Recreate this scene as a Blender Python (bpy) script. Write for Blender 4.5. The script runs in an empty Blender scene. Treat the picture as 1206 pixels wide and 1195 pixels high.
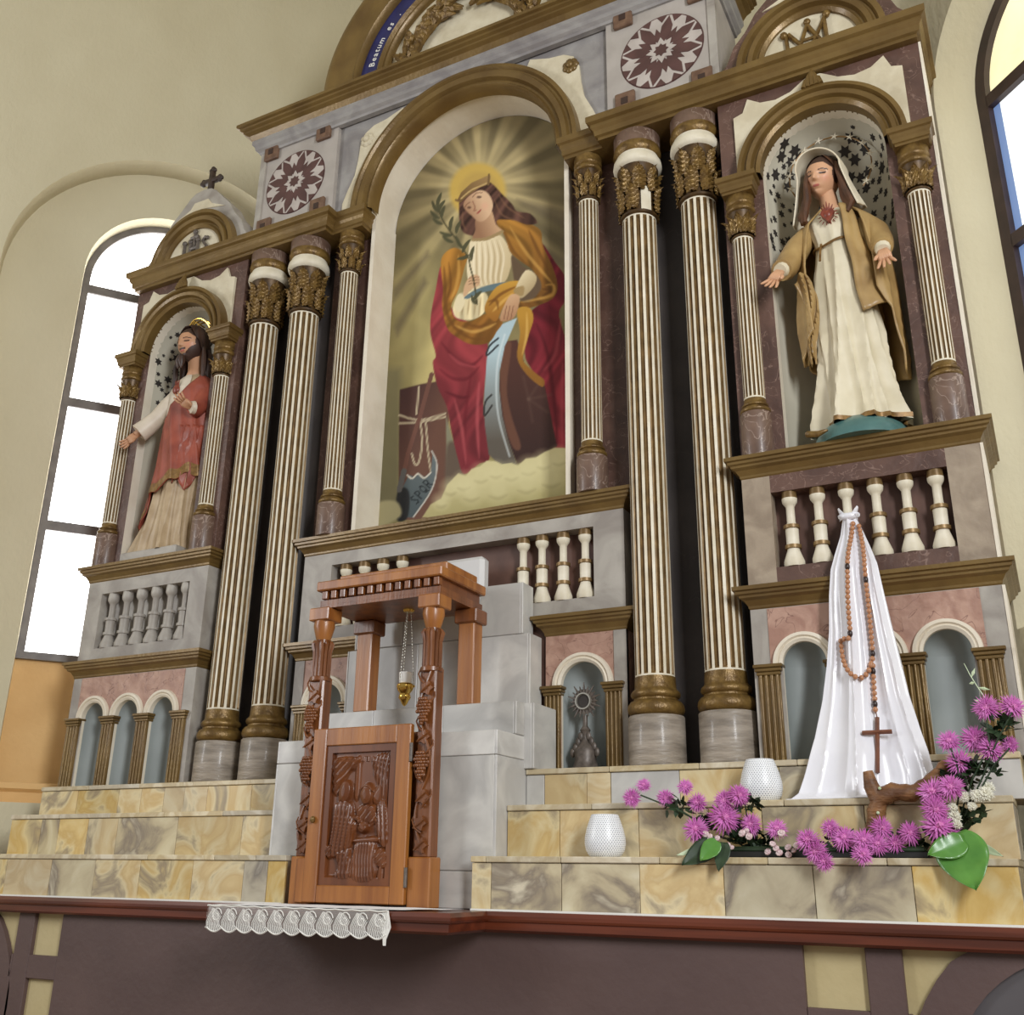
import bpy, bmesh, math, random
import numpy as np
from math import sin, cos, pi, sqrt, atan2, radians, exp
from mathutils import Matrix, Vector
random.seed(11)
S = bpy.context.scene
COL = S.collection

# ---------------------------------------------------------------- camera
IW, IH, FOC = 1206.0, 1195.0, 1201.4
CAM = np.array([2.742, -4.5, -0.286])
def _axes(yaw=27.65, pit=19.83, rol=0.80):
    y, t, r = radians(yaw), radians(pit), radians(rol)
    fw = np.array([-sin(y)*cos(t), cos(y)*cos(t), sin(t)])
    rt = np.array([cos(y), sin(y), 0.0]); up = np.cross(rt, fw)
    return rt*cos(r)+up*sin(r), -rt*sin(r)+up*cos(r), fw
RT, UP, FW = _axes()
cd = bpy.data.cameras.new('camera'); cam = bpy.data.objects.new('camera', cd); COL.objects.link(cam)
cd.sensor_fit = 'HORIZONTAL'; cd.sensor_width = 36.0; cd.lens = FOC/IW*36.0; cd.clip_start = 0.05
cam.matrix_world = Matrix(((RT[0], UP[0], -FW[0], CAM[0]), (RT[1], UP[1], -FW[1], CAM[1]), (RT[2], UP[2], -FW[2], CAM[2]), (0, 0, 0, 1)))
S.camera = cam
def ray(x, y): return FW + RT*(x-IW/2)/FOC - UP*(y-IH/2)/FOC
def U(x, y, Y):                     # photo pixel -> point on the upright plane at depth Y
    d = ray(x, y); p = CAM + d*((Y-CAM[1])/d[1]); return float(p[0]), float(Y), float(p[2])
def UXZ(x, y, Y):
    p = U(x, y, Y); return p[0], p[2]

# ---------------------------------------------------------------- world, lights, exposure
w = bpy.data.worlds.new('world'); S.world = w; w.use_nodes = True
bg = w.node_tree.nodes['Background']; bg.inputs[0].default_value = (1.0, 0.985, 0.96, 1); bg.inputs[1].default_value = 0.34
def area(name, loc, target, sx, sy, power, col):
    l = bpy.data.lights.new(name, 'AREA'); l.shape = 'RECTANGLE'; l.size = sx; l.size_y = sy; l.energy = power; l.color = col
    o = bpy.data.objects.new(name, l); COL.objects.link(o); o.location = loc
    o.rotation_euler = (Vector(target)-Vector(loc)).to_track_quat('-Z', 'Y').to_euler(); return o
# daylight of an inferred right nave window, and an unseen fill light added on the left
area('window_right_offscreen', (5.85, -5.2, 2.7), (-5.0, -5.2, 2.7), 1.4, 3.2, 520, (0.95, 0.975, 1.0))
area('fill_left_offscreen', (-5.55, -5.6, 2.7), (5.0, -5.6, 2.7), 1.4, 3.2, 260, (0.95, 0.975, 1.0))
S.view_settings.view_transform = 'Standard'
S.view_settings.look = 'None'
S.view_settings.gamma = 1.0
S.view_settings.use_curve_mapping = False
S.view_settings.exposure = 0.06

# ---------------------------------------------------------------- materials
def lin(c):
    r = []
    for v in c[:3]:
        v /= 255.0; r.append(v/12.92 if v <= 0.04045 else ((v+0.055)/1.055)**2.4)
    return (r[0], r[1], r[2], 1.0)
MATS = {}
def mat(name, c1, c2=None, scale=6.0, rough=0.6, metal=0.0, bump=0.0, bscale=None, detail=5.0, dist=0.0, vein=None, lo=0.35, hi=0.65,
        rnd=False, stretch=None, emit=None, alpha=None, coat=0.0, vcol=None, sheen=0.0, spec=0.5):
    m = bpy.data.materials.new(name); m.use_nodes = True; nt = m.node_tree; N = nt.nodes; L = nt.links
    b = N['Principled BSDF']; b.inputs['Roughness'].default_value = rough; b.inputs['Metallic'].default_value = metal
    b.inputs['Specular IOR Level'].default_value = spec
    if coat: b.inputs['Coat Weight'].default_value = coat; b.inputs['Coat Roughness'].default_value = 0.15
    if sheen: b.inputs['Sheen Weight'].default_value = sheen
    b.inputs['Base Color'].default_value = lin(c1)
    tc = N.new('ShaderNodeTexCoord'); co = tc.outputs['Object']
    if stretch:
        mp = N.new('ShaderNodeMapping'); mp.inputs['Scale'].default_value = stretch; L.new(co, mp.inputs['Vector']); co = mp.outputs['Vector']
    oi = None
    if rnd:
        oi = N.new('ShaderNodeObjectInfo'); ad = N.new('ShaderNodeVectorMath'); ad.operation = 'ADD'
        ml = N.new('ShaderNodeMath'); ml.operation = 'MULTIPLY'; ml.inputs[1].default_value = 37.0
        L.new(oi.outputs['Random'], ml.inputs[0]); L.new(co, ad.inputs[0]); L.new(ml.outputs[0], ad.inputs[1]); co = ad.outputs[0]
    colout = None
    if c2 is not None:
        n = N.new('ShaderNodeTexNoise'); n.inputs['Scale'].default_value = scale; n.inputs['Detail'].default_value = detail
        n.inputs['Distortion'].default_value = dist; L.new(co, n.inputs['Vector'])
        r = N.new('ShaderNodeValToRGB'); e = r.color_ramp.elements
        cols = [c1] + (list(c2) if isinstance(c2[0], (tuple, list)) else [c2])
        e[0].position = lo; e[0].color = lin(cols[0]); e[1].position = hi; e[1].color = lin(cols[-1])
        for i in range(1, len(cols)-1):
            k = e.new(lo+(hi-lo)*i/(len(cols)-1)); k.color = lin(cols[i])
        L.new(n.outputs['Fac'], r.inputs['Fac']); colout = r.outputs['Color']
    if vcol:
        at = N.new('ShaderNodeAttribute'); at.attribute_name = vcol; colout = at.outputs['Color']
    if vein:
        vc, vs, vw = vein
        n2 = N.new('ShaderNodeTexNoise'); n2.inputs['Scale'].default_value = vs; n2.inputs['Detail'].default_value = 3; n2.inputs['Distortion'].default_value = 1.2
        L.new(co, n2.inputs['Vector'])
        r2 = N.new('ShaderNodeValToRGB'); e = r2.color_ramp.elements
        e[0].position = 0.5-vw; e[0].color = (0, 0, 0, 1); e[1].position = 0.5+vw; e[1].color = (0, 0, 0, 1); k = e.new(0.5); k.color = (1, 1, 1, 1)
        L.new(n2.outputs['Fac'], r2.inputs['Fac'])
        mx = N.new('ShaderNodeMix'); mx.data_type = 'RGBA'; L.new(r2.outputs['Color'], mx.inputs['Factor'])
        if colout: L.new(colout, mx.inputs['A'])
        else: mx.inputs['A'].default_value = lin(c1)
        mx.inputs['B'].default_value = lin(vc); colout = mx.outputs['Result']
    if rnd and colout:
        hs = N.new('ShaderNodeHueSaturation'); mr = N.new('ShaderNodeMapRange'); mr.inputs['To Min'].default_value = 0.86; mr.inputs['To Max'].default_value = 1.12
        L.new(oi.outputs['Random'], mr.inputs['Value']); L.new(mr.outputs[0], hs.inputs['Value'])
        m3 = N.new('ShaderNodeMath'); m3.operation = 'MULTIPLY'; m3.inputs[1].default_value = 7.31; m4 = N.new('ShaderNodeMath'); m4.operation = 'FRACT'
        L.new(oi.outputs['Random'], m3.inputs[0]); L.new(m3.outputs[0], m4.inputs[0])
        mr2 = N.new('ShaderNodeMapRange'); mr2.inputs['To Min'].default_value = 0.7; mr2.inputs['To Max'].default_value = 1.1
        L.new(m4.outputs[0], mr2.inputs['Value']); L.new(mr2.outputs[0], hs.inputs['Saturation'])
        L.new(colout, hs.inputs['Color']); colout = hs.outputs['Color']
    if colout: L.new(colout, b.inputs['Base Color'])
    if bump:
        n3 = N.new('ShaderNodeTexNoise'); n3.inputs['Scale'].default_value = bscale or scale*4; n3.inputs['Detail'].default_value = 6; L.new(co, n3.inputs['Vector'])
        bp = N.new('ShaderNodeBump'); bp.inputs['Strength'].default_value = bump; bp.inputs['Distance'].default_value = 0.02
        L.new(n3.outputs['Fac'], bp.inputs['Height']); L.new(bp.outputs['Normal'], b.inputs['Normal'])
    if emit:
        b.inputs['Emission Color'].default_value = lin(emit[0]); b.inputs['Emission Strength'].default_value = emit[1]
    if alpha is not None: b.inputs['Alpha'].default_value = alpha
    MATS[name] = m; return m
mat('wall_plaster', (206, 197, 168), (198, 188, 158), 1.5, 0.85, bump=0.25, bscale=30, stretch=(1, 1, 0.6))
mat('orange_plaster', (226, 186, 128), (214, 170, 112), 2, 0.85, bump=0.2, bscale=30)
mat('ceiling_plaster', (205, 198, 170), (196, 188, 158), 1.5, 0.9)
mat('floor_tile', (150, 130, 112), (120, 100, 86), 3, 0.4)
mat('gold_paint', (124, 99, 54), (104, 80, 42), 5, 0.38, 0.3, bump=0.12, bscale=40, coat=0.12)
mat('bronze_gold', (132, 104, 54), (92, 68, 34), 22, 0.36, 0.35, bump=0.2, bscale=90)
mat('cream_paint', (230, 221, 203), (218, 207, 187), 5, 0.6, bump=0.1, bscale=40)
mat('ivory_paint', (228, 220, 200), (212, 202, 178), 12, 0.5)
mat('groove_gold', (140, 112, 70), (108, 84, 50), 14, 0.4, 0.3)
mat('mauve_marble', (102, 75, 64), (80, 57, 49), 6, 0.48, bump=0.35, bscale=16, vein=((134, 108, 96), 9, 0.010), coat=0.12)
mat('mauve_drum', (116, 92, 78), (92, 70, 58), 9, 0.45, vein=((160, 140, 126), 9, 0.014), coat=0.12)
mat('grey_marble_paint', (176, 170, 160), (142, 134, 126), 4, 0.5, bump=0.15, bscale=18, dist=1.0)
mat('lilac_marble_paint', (156, 152, 148), (128, 123, 122), 4, 0.5, bump=0.5, bscale=9, dist=1.2)
mat('pink_marble_paint', (184, 148, 130), (160, 122, 106), 8, 0.5, bump=0.35, bscale=20, dist=1.5, vein=((124, 90, 78), 7, 0.010))
mat('umber_panel', (106, 76, 64), (80, 56, 48), 5, 0.55)
mat('slate_panel', (78, 71, 68), (62, 56, 54), 3, 0.6, bump=0.35, bscale=6, vein=((74, 69, 66), 3, 0.004))
mat('niche_grey', (150, 156, 154), (132, 138, 136), 2, 0.6)
mat('niche_cream', (196, 190, 172), (180, 174, 156), 2, 0.7)
mat('plinth_stone', (168, 156, 142), (122, 112, 100), 8, 0.45, bump=0.3, bscale=26, stretch=(0.6, 0.6, 3.5), coat=0.2)
mat('stone_stile', (166, 150, 130), (140, 124, 106), 7, 0.55, bump=0.2, bscale=24, dist=1.0)
mat('bronze_dark', (92, 68, 36), (62, 44, 24), 22, 0.4, 0.3)
mat('star_paint', (44, 38, 34), None, rough=0.7)
mat('rosette_dark', (92, 62, 58), (78, 52, 48), 10, 0.6)
mat('rosette_light', (190, 180, 172), (176, 166, 158), 10, 0.6)
mat('rosette_ground', (176, 168, 160), (162, 154, 146), 6, 0.6)
mat('stud_brown', (120, 92, 72), (96, 70, 54), 20, 0.5)
mat('stud_dark', (58, 40, 32), None, rough=0.6)
mat('blue_band', (44, 46, 98), (36, 36, 80), 12, 0.55)
mat('letter_white', (236, 234, 226), None, rough=0.5)
mat('stucco_cream', (214, 204, 178), (196, 184, 156), 9, 0.65, bump=0.2, bscale=30)
mat('dark_iron', (66, 50, 42), (50, 38, 32), 20, 0.5)
mat('yellow_marble', (220, 200, 150), [(214, 188, 130), (200, 170, 112), (216, 198, 152), (158, 142, 116), (206, 184, 134)], 4.5, 0.24, bump=0.03, detail=12, dist=0.9, rnd=True, lo=0.26, hi=0.74)
mat('pale_marble', (214, 204, 176), [(204, 192, 160), (188, 174, 144), (140, 128, 112), (212, 202, 178)], 5.0, 0.26, detail=13, dist=0.8, rnd=True, lo=0.28, hi=0.74)
mat('coping_marble', (206, 192, 158), [(190, 172, 136), (216, 204, 176)], 7, 0.3, detail=6, dist=1.5, rnd=True)
mat('step_core', (160, 146, 122), None, rough=0.8)
mat('grey_slab', (196, 193, 188), [(182, 179, 174), (206, 203, 196), (188, 184, 178)], 3.0, 0.35, detail=6, dist=0.6, rnd=True, lo=0.3, hi=0.7)
mat('white_slab', (208, 206, 204), (196, 194, 192), 3, 0.4)
mat('carved_wood', (132, 78, 38), (98, 54, 24), 3, 0.34, bump=0.08, bscale=20, stretch=(6, 6, 0.6), coat=0.2)
mat('light_wood', (168, 108, 50), (136, 80, 34), 2.5, 0.36, bump=0.05, bscale=16, stretch=(8, 8, 0.5), coat=0.15)
mat('panel_wood', (118, 66, 30), (92, 48, 22), 3, 0.36, stretch=(5, 5, 0.8), coat=0.12)
mat('ledge_wood', (108, 50, 28), (78, 34, 19), 3, 0.3, stretch=(0.5, 5, 8), coat=0.35)
mat('dado_paint', (98, 78, 74), (88, 69, 66), 2, 0.55, bump=0.12, bscale=30)
mat('dado_cream', (196, 180, 136), (182, 165, 120), 3, 0.6, bump=0.12, bscale=24)
mat('dado_grey', (92, 88, 90), (80, 76, 80), 3, 0.6)
mat('window_metal', (112, 106, 102), (92, 86, 82), 10, 0.5)
mat('window_brown', (64, 48, 44), (52, 38, 36), 10, 0.45)
mat('glass_white', (250, 250, 250), None, rough=0.3, emit=((255, 255, 255), 4.5))
mat('glass_clear', (240, 244, 246), None, rough=0.3, emit=((236, 242, 246), 0.9))
mat('glass_yellow', (244, 234, 170), (250, 246, 220), 2.2, 0.3, emit=((252, 242, 190), 0.7))
mat('glass_blue', (130, 156, 206), None, rough=0.3, emit=((130, 160, 214), 0.35))
mat('brass', (206, 168, 84), None, rough=0.2, metal=0.9)
mat('candle_glass', (246, 244, 238), None, rough=0.15)
mat('chain_metal', (190, 186, 176), None, rough=0.3, metal=0.8)
mat('satin', (236, 235, 240), (228, 227, 234), 3, 0.24, sheen=0.4, spec=0.7)
mat('linen', (240, 240, 242), (230, 230, 234), 10, 0.7, sheen=0.2)
mat('lace_thread', (232, 230, 224), None, rough=0.8)
mat('lace_net', (222, 220, 214), None, rough=0.9, alpha=0.3)
mat('bead_tan', (196, 142, 102), (170, 116, 80), 60, 0.35, coat=0.3)
mat('bead_dark', (50, 34, 30), None, rough=0.3)
mat('cross_wood', (122, 74, 50), (98, 56, 38), 20, 0.45)
mat('drift_wood', (150, 106, 66), (96, 62, 38), 9, 0.5, bump=0.4, bscale=26, stretch=(1, 1, 3))
mat('petal_magenta', (220, 132, 204), (196, 92, 174), 25, 0.5, sheen=0.3)
mat('petal_heart', (196, 92, 160), (224, 150, 200), 40, 0.6)
mat('petal_white', (238, 236, 222), (222, 218, 196), 30, 0.55)
mat('petal_blush', (232, 216, 214), (196, 160, 164), 60, 0.55)
mat('leaf_green', (94, 148, 62), (66, 118, 44), 9, 0.35, coat=0.2)
mat('leaf_dark', (46, 66, 40), (34, 50, 30), 20, 0.5)
mat('leaf_pale', (200, 214, 180), (176, 194, 150), 12, 0.45)
mat('stem_green', (74, 92, 54), None, rough=0.6)
mat('tray_dark', (30, 30, 28), None, rough=0.6)
mat('robe_cream', (222, 212, 186), (208, 197, 168), 8, 0.42, coat=0.15)
mat('mantle_ochre', (178, 148, 96), (150, 120, 74), 7, 0.42, coat=0.15)
mat('mantle_lining', (150, 116, 98), (126, 94, 80), 7, 0.45)
mat('veil_cream', (228, 218, 194), (216, 204, 178), 8, 0.45)
mat('hem_gold', (146, 112, 62), (110, 80, 42), 40, 0.4, 0.3)
mat('globe_teal', (84, 124, 120), (66, 102, 100), 8, 0.35, coat=0.3)
mat('hair_brown', (96, 62, 40), (66, 42, 28), 40, 0.45, stretch=(1, 1, 0.3))
mat('hair_dark', (74, 50, 38), (48, 32, 26), 40, 0.45, stretch=(1, 1, 0.3))
mat('skin_vcol', (210, 160, 120), rough=0.5, vcol='Col', coat=0.05)
mat('heart_red', (140, 66, 48), (104, 48, 36), 30, 0.35)
mat('robe_tan', (190, 168, 136), (164, 140, 108), 8, 0.45)
mat('robe_white', (216, 204, 186), (200, 186, 166), 8, 0.45)
mat('mantle_red', (160, 80, 60), (130, 60, 46), 8, 0.5, coat=0.05)
mat('paint_vcol', (120, 100, 70), rough=0.6, vcol='Col', bump=0.04, bscale=120, spec=0.15)
mat('bronze_relief', (110, 100, 92), (80, 72, 66), 40, 0.45, 0.2)

# the pierced white lantern: rows of small dark holes round a ceramic body
m = mat('pierced_ceramic', (240, 242, 244), None, rough=0.35)
nt = m.node_tree; N = nt.nodes; L = nt.links; b = N['Principled BSDF']
tc = N.new('ShaderNodeTexCoord'); sp = N.new('ShaderNodeSeparateXYZ'); L.new(tc.outputs['Object'], sp.inputs[0])
at = N.new('ShaderNodeMath'); at.operation = 'ARCTAN2'; L.new(sp.outputs[0], at.inputs[0]); L.new(sp.outputs[1], at.inputs[1])
def mth(op, a, b_=None):
    n = N.new('ShaderNodeMath'); n.operation = op
    for i, v in enumerate((a, b_)):
        if v is None: continue
        if isinstance(v, (int, float)): n.inputs[i].default_value = v
        else: L.new(v, n.inputs[i])
    return n.outputs[0]
zr = mth('MULTIPLY', sp.outputs[2], 135.0); row = mth('FLOOR', zr); au = mth('ADD', mth('MULTIPLY', at.outputs[0], 44/(2*pi)), mth('MULTIPLY', row, 0.5))
fu = mth('SUBTRACT', mth('FRACT', au), 0.5); fv = mth('SUBTRACT', mth('FRACT', zr), 0.5)
d2 = mth('ADD', mth('MULTIPLY', fu, fu), mth('MULTIPLY', fv, fv)); hole = mth('LESS_THAN', d2, 0.055)
mx = N.new('ShaderNodeMix'); mx.data_type = 'RGBA'; L.new(hole, mx.inputs['Factor']); mx.inputs['A'].default_value = lin((240, 242, 244)); mx.inputs['B'].default_value = lin((120, 124, 132))
L.new(mx.outputs['Result'], b.inputs['Base Color'])

# ---------------------------------------------------------------- mesh helpers
class MB:
    def __init__(s): s.v = []; s.f = []; s.m = []; s.s = []; s.c = None
    def add(s, vs, fs, mi=0, smooth=False):
        o = len(s.v); s.v += [tuple(map(float, q)) for q in vs]
        for i, f in enumerate(fs):
            s.f.append(tuple(o+k for k in f)); s.m.append(mi[i] if isinstance(mi, list) else mi); s.s.append(smooth)
        return s
    def box(s, x0, x1, y0, y1, z0, z1, mi=0):
        v = [(x, y, z) for z in (z0, z1) for y in (y0, y1) for x in (x0, x1)]
        return s.add(v, [(0, 1, 5, 4), (1, 3, 7, 5), (3, 2, 6, 7), (2, 0, 4, 6), (4, 5, 7, 6), (0, 2, 3, 1)], mi)
    def bbox(s, x0, x1, y0, y1, z0, z1, bv=0.004, mi=0):     # box with chamfered edges
        v = []; 
        for z, b_ in ((z0, bv), (z0+bv, 0), (z1-bv, 0), (z1, bv)):
            for x, y in ((x0+bv+b_*0, y0+b_), (x1-bv, y0+b_), (x1-b_, y0+bv), (x1-b_, y1-bv), (x1-bv, y1-b_), (x0+bv, y1-b_), (x0+b_, y1-bv), (x0+b_, y0+bv)): v.append((x, y, z))
        f = [tuple(range(7, -1, -1)), tuple(range(24, 32))]
        for k in range(3):
            for i in range(8): f.append((k*8+i, k*8+(i+1) % 8, k*8+8+(i+1) % 8, k*8+8+i))
        return s.add(v, f, mi)
    def lathe(s, prof, n=24, cx=0, cy=0, mi=0, smooth=True, mis=None, a0=0, a1=2*pi):
        full = abs(a1-a0-2*pi) < 1e-6; k = n if full else n+1; v = []
        for r, z in prof:
            for i in range(k):
                a = a0+(a1-a0)*i/n; v.append((cx+r*cos(a), cy+r*sin(a), z))
        f = []; ms = []
        for j in range(len(prof)-1):
            for i in range(n if full else n):
                i2 = (i+1) % k
                f.append((j*k+i, j*k+i2, (j+1)*k+i2, (j+1)*k+i)); ms.append(mis[j] if mis else mi)
        s.add(v, f, ms, smooth)
        if full:
            if prof[0][0] > 1e-4: s.add([(cx+prof[0][0]*cos(2*pi*i/n), cy+prof[0][0]*sin(2*pi*i/n), prof[0][1]) for i in range(n)], [tuple(range(n-1, -1, -1))], mis[0] if mis else mi)
            if prof[-1][0] > 1e-4: s.add([(cx+prof[-1][0]*cos(2*pi*i/n), cy+prof[-1][0]*sin(2*pi*i/n), prof[-1][1]) for i in range(n)], [tuple(range(n))], mis[-1] if mis else mi)
        return s
    def prism(s, poly, y0, y1, mi=0, side=None):
        n = len(poly); v = [(x, y0, z) for x, z in poly]+[(x, y1, z) for x, z in poly]
        s.add(v, [tuple(range(n)), tuple(range(2*n-1, n-1, -1))]+[(i, i+n, (i+1) % n+n, (i+1) % n) for i in range(n)], [mi, mi]+[mi if side is None else side]*n)
        return s
    def sweep(s, path, prof, mi=0, mis=None, smooth=False):
        P = [Vector(p) for p in path]; n = len(P); offs = []
        for i in range(n):
            ds = []
            if i > 0: ds.append((P[i]-P[i-1]).normalized())
            if i < n-1: ds.append((P[i+1]-P[i]).normalized())
            ns = [Vector((d.y, -d.x)) for d in ds]
            if len(ns) == 1: offs.append(ns[0])
            else:
                b_ = (ns[0]+ns[1]); offs.append(b_/max(0.2, b_.dot(ns[0])))
        k = len(prof); v = []
        for i in range(n):
            for o, z in prof: v.append((P[i].x+offs[i].x*o, P[i].y+offs[i].y*o, z))
        f = []; ms = []
        for i in range(n-1):
            for j in range(k-1):
                f.append((i*k+j, (i+1)*k+j, (i+1)*k+j+1, i*k+j+1)); ms.append(mis[j] if mis else mi)
        f.append(tuple(range(k))); f.append(tuple((n-1)*k+j for j in range(k-1, -1, -1))); ms += [mi, mi]
        return s.add(v, f, ms, smooth)
    def arch(s, cx, cz, prof, a0=0.0, a1=pi, n=28, mi=0, mis=None, smooth=True, ex=1.0):
        k = len(prof); v = []
        for i in range(n+1):
            a = a1+(a0-a1)*i/n
            for r, y in prof: v.append((cx+r*cos(a)*ex, y, cz+r*sin(a)))
        f = []; ms = []
        for i in range(n):
            for j in range(k-1):
                f.append((i*k+j, i*k+j+1, (i+1)*k+j+1, (i+1)*k+j)); ms.append(mis[j] if mis else mi)
        return s.add(v, f, ms, smooth)
    def tube(s, pts, rad, n=8, mi=0, smooth=True, flat=1.0, cap=True):
        P = [Vector(p) for p in pts]; m_ = len(P); R = rad if isinstance(rad, (list, tuple)) else [rad]*m_
        v = []; up = Vector((0, 0, 1)); pu = None
        for i in range(m_):
            d = (P[min(i+1, m_-1)]-P[max(i-1, 0)]).normalized()
            if pu is None:
                a = Vector((0, 1, 0)) if abs(d.z) > 0.8 else up
                u = d.cross(a).normalized()
            else:
                u = (pu-d*pu.dot(d)); u = u.normalized() if u.length > 1e-6 else d.cross(up).normalized()
            pu = u; w_ = d.cross(u)
            for k in range(n):
                a = 2*pi*k/n; q = P[i]+u*(R[i]*cos(a))+w_*(R[i]*flat*sin(a)); v.append(tuple(q))
        f = [(i*n+k, i*n+(k+1) % n, (i+1)*n+(k+1) % n, (i+1)*n+k) for i in range(m_-1) for k in range(n)]
        if cap: f += [tuple(range(n-1, -1, -1)), tuple(range((m_-1)*n, m_*n))]
        return s.add(v, f, mi, smooth)
    def ell(s, c, r, n=10, m_=7, mi=0, smooth=True):
        if not isinstance(r, (tuple, list)): r = (r, r, r)
        v = [(c[0], c[1], c[2]-r[2])]
        for j in range(1, m_):
            t = -pi/2+pi*j/m_
            for i in range(n): v.append((c[0]+r[0]*cos(t)*cos(2*pi*i/n), c[1]+r[1]*cos(t)*sin(2*pi*i/n), c[2]+r[2]*sin(t)))
        v.append((c[0], c[1], c[2]+r[2])); f = []
        for i in range(n): f.append((0, 1+(i+1) % n, 1+i)); f.append((len(v)-1, 1+(m_-2)*n+i, 1+(m_-2)*n+(i+1) % n))
        for j in range(m_-2):
            for i in range(n): f.append((1+j*n+i, 1+j*n+(i+1) % n, 1+(j+1)*n+(i+1) % n, 1+(j+1)*n+i))
        return s.add(v, f, mi, smooth)
    def grid(s, fn, nu, nv, mi=0, smooth=True, wrap=False, mfn=None):
        k = nu if wrap else nu+1; v = [fn(i/nu, j/nv) for j in range(nv+1) for i in range(k)]; f = []; ms = []
        for j in range(nv):
            for i in range(nu):
                i2 = (i+1) % k; f.append((j*k+i, j*k+i2, (j+1)*k+i2, (j+1)*k+i)); ms.append(mfn((i+.5)/nu, (j+.5)/nv) if mfn else mi)
        return s.add(v, f, ms, smooth)
    def archwall(s, x0, x1, z0, z1, ops, yf, yb, mi=0, ri=None, n=24):
        ri = mi if ri is None else ri; cur = x0
        def q(a, b_, c, d, m__=None): s.add([(a, yf, c), (b_, yf, c), (b_, yf, d), (a, yf, d)], [(0, 1, 2, 3)], mi if m__ is None else m__)
        for cx, r, zb, zs in ops:
            if cx-r > cur+1e-6: q(cur, cx-r, z0, z1)
            if zb > z0+1e-6: q(cx-r, cx+r, z0, zb); s.add([(cx-r, yf, zb), (cx+r, yf, zb), (cx+r, yb, zb), (cx-r, yb, zb)], [(0, 1, 2, 3)], ri)
            A = [(cx-r*cos(pi*i/n), zs+r*sin(pi*i/n)) for i in range(n+1)]
            for i in range(n):
                (xa, za), (xb, zb2) = A[i], A[i+1]
                s.add([(xa, yf, za), (xb, yf, zb2), (xb, yf, z1), (xa, yf, z1)], [(0, 1, 2, 3)], mi)
                s.add([(xa, yf, za), (xb, yf, zb2), (xb, yb, zb2), (xa, yb, za)], [(0, 1, 2, 3)], ri, True)
            for xx in (cx-r, cx+r): s.add([(xx, yf, zb), (xx, yf, zs), (xx, yb, zs), (xx, yb, zb)], [(0, 1, 2, 3)], ri)
            cur = cx+r
        if x1 > cur+1e-6: q(cur, x1, z0, z1)
        for xx in (x0, x1): s.add([(xx, yf, z0), (xx, yf, z1), (xx, yb, z1), (xx, yb, z0)], [(0, 1, 2, 3)], mi)
        s.add([(x0, yf, z1), (x1, yf, z1), (x1, yb, z1), (x0, yb, z1)], [(0, 1, 2, 3)], mi)
        return s
    def mesh(s, name, mats, recalc=True):
        me = bpy.data.meshes.new(name); me.from_pydata(s.v, [], s.f)
        mats = mats if isinstance(mats, (list, tuple)) else [mats]
        for q in mats: me.materials.append(MATS[q])
        me.polygons.foreach_set('material_index', s.m); me.polygons.foreach_set('use_smooth', s.s)
        s_any = any(s.s)
        if s.c is not None:
            a = me.color_attributes.new('Col', 'FLOAT_COLOR', 'POINT')
            a.data.foreach_set('color', np.asarray(s.c, dtype=np.float32).ravel())
        if recalc:
            bm = bmesh.new(); bm.from_mesh(me); bmesh.ops.recalc_face_normals(bm, faces=bm.faces[:]); bm.to_mesh(me); bm.free()
        if s_any and s.c is None: me.set_sharp_from_angle(angle=radians(48))
        me.update(); return me
    def build(s, name, mats, parent=None, recalc=True):
        return link(name, s.mesh(name, mats, recalc), parent)
def link(name, me, parent=None, loc=None, rot=None, scale=None):
    o = bpy.data.objects.new(name, me); COL.objects.link(o)
    if parent is not None: o.parent = parent
    if loc is not None: o.location = loc
    if rot is not None: o.rotation_euler = rot
    if scale is not None: o.scale = scale if isinstance(scale, (tuple, list)) else (scale,)*3
    return o
def tag(o, label, cat, group=None, kind=None):
    if label: o['label'] = label
    if cat: o['category'] = cat
    if group: o['group'] = group
    if kind: o['kind'] = kind
    return o
def thing(name, label, cat, loc=(0, 0, 0), rz=0.0, group=None):
    o = bpy.data.objects.new(name, None); COL.objects.link(o); o.location = loc; o.rotation_euler = (0, 0, rz); o.empty_display_size = 0.05
    return tag(o, label, cat, group)
def struct(o): o['kind'] = 'structure'; return o
def bevel(o, wd=0.004, seg=2):
    m_ = o.modifiers.new('bevel', 'BEVEL'); m_.width = wd; m_.segments = seg; m_.limit_method = 'ANGLE'; return o
def solid(o, t): m_ = o.modifiers.new('solid', 'SOLIDIFY'); m_.thickness = t; m_.offset = 0; return o
def subd(o, l=1): m_ = o.modifiers.new('sub', 'SUBSURF'); m_.levels = l; m_.render_levels = l; return o
def cornice_prof(z0, h, p, kind=0):
    if kind == 0: a = [(-.03, 0), (.004, 0), (.08, .06), (.10, .16), (.34, .40), (.60, .50), (.62, .60), (.80, .66), (.82, .78), (1, .82), (1, 1)]
    else: a = [(-.03, 0), (.02, 0), (.03, .14), (.30, .18), (.36, .40), (.60, .52), (.62, .66), (.96, .72), (1, .80), (1, 1)]
    return [(o*p if o > 0 else o, z0+z*h) for o, z in a]+[(-.03, z0+h)]
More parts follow.
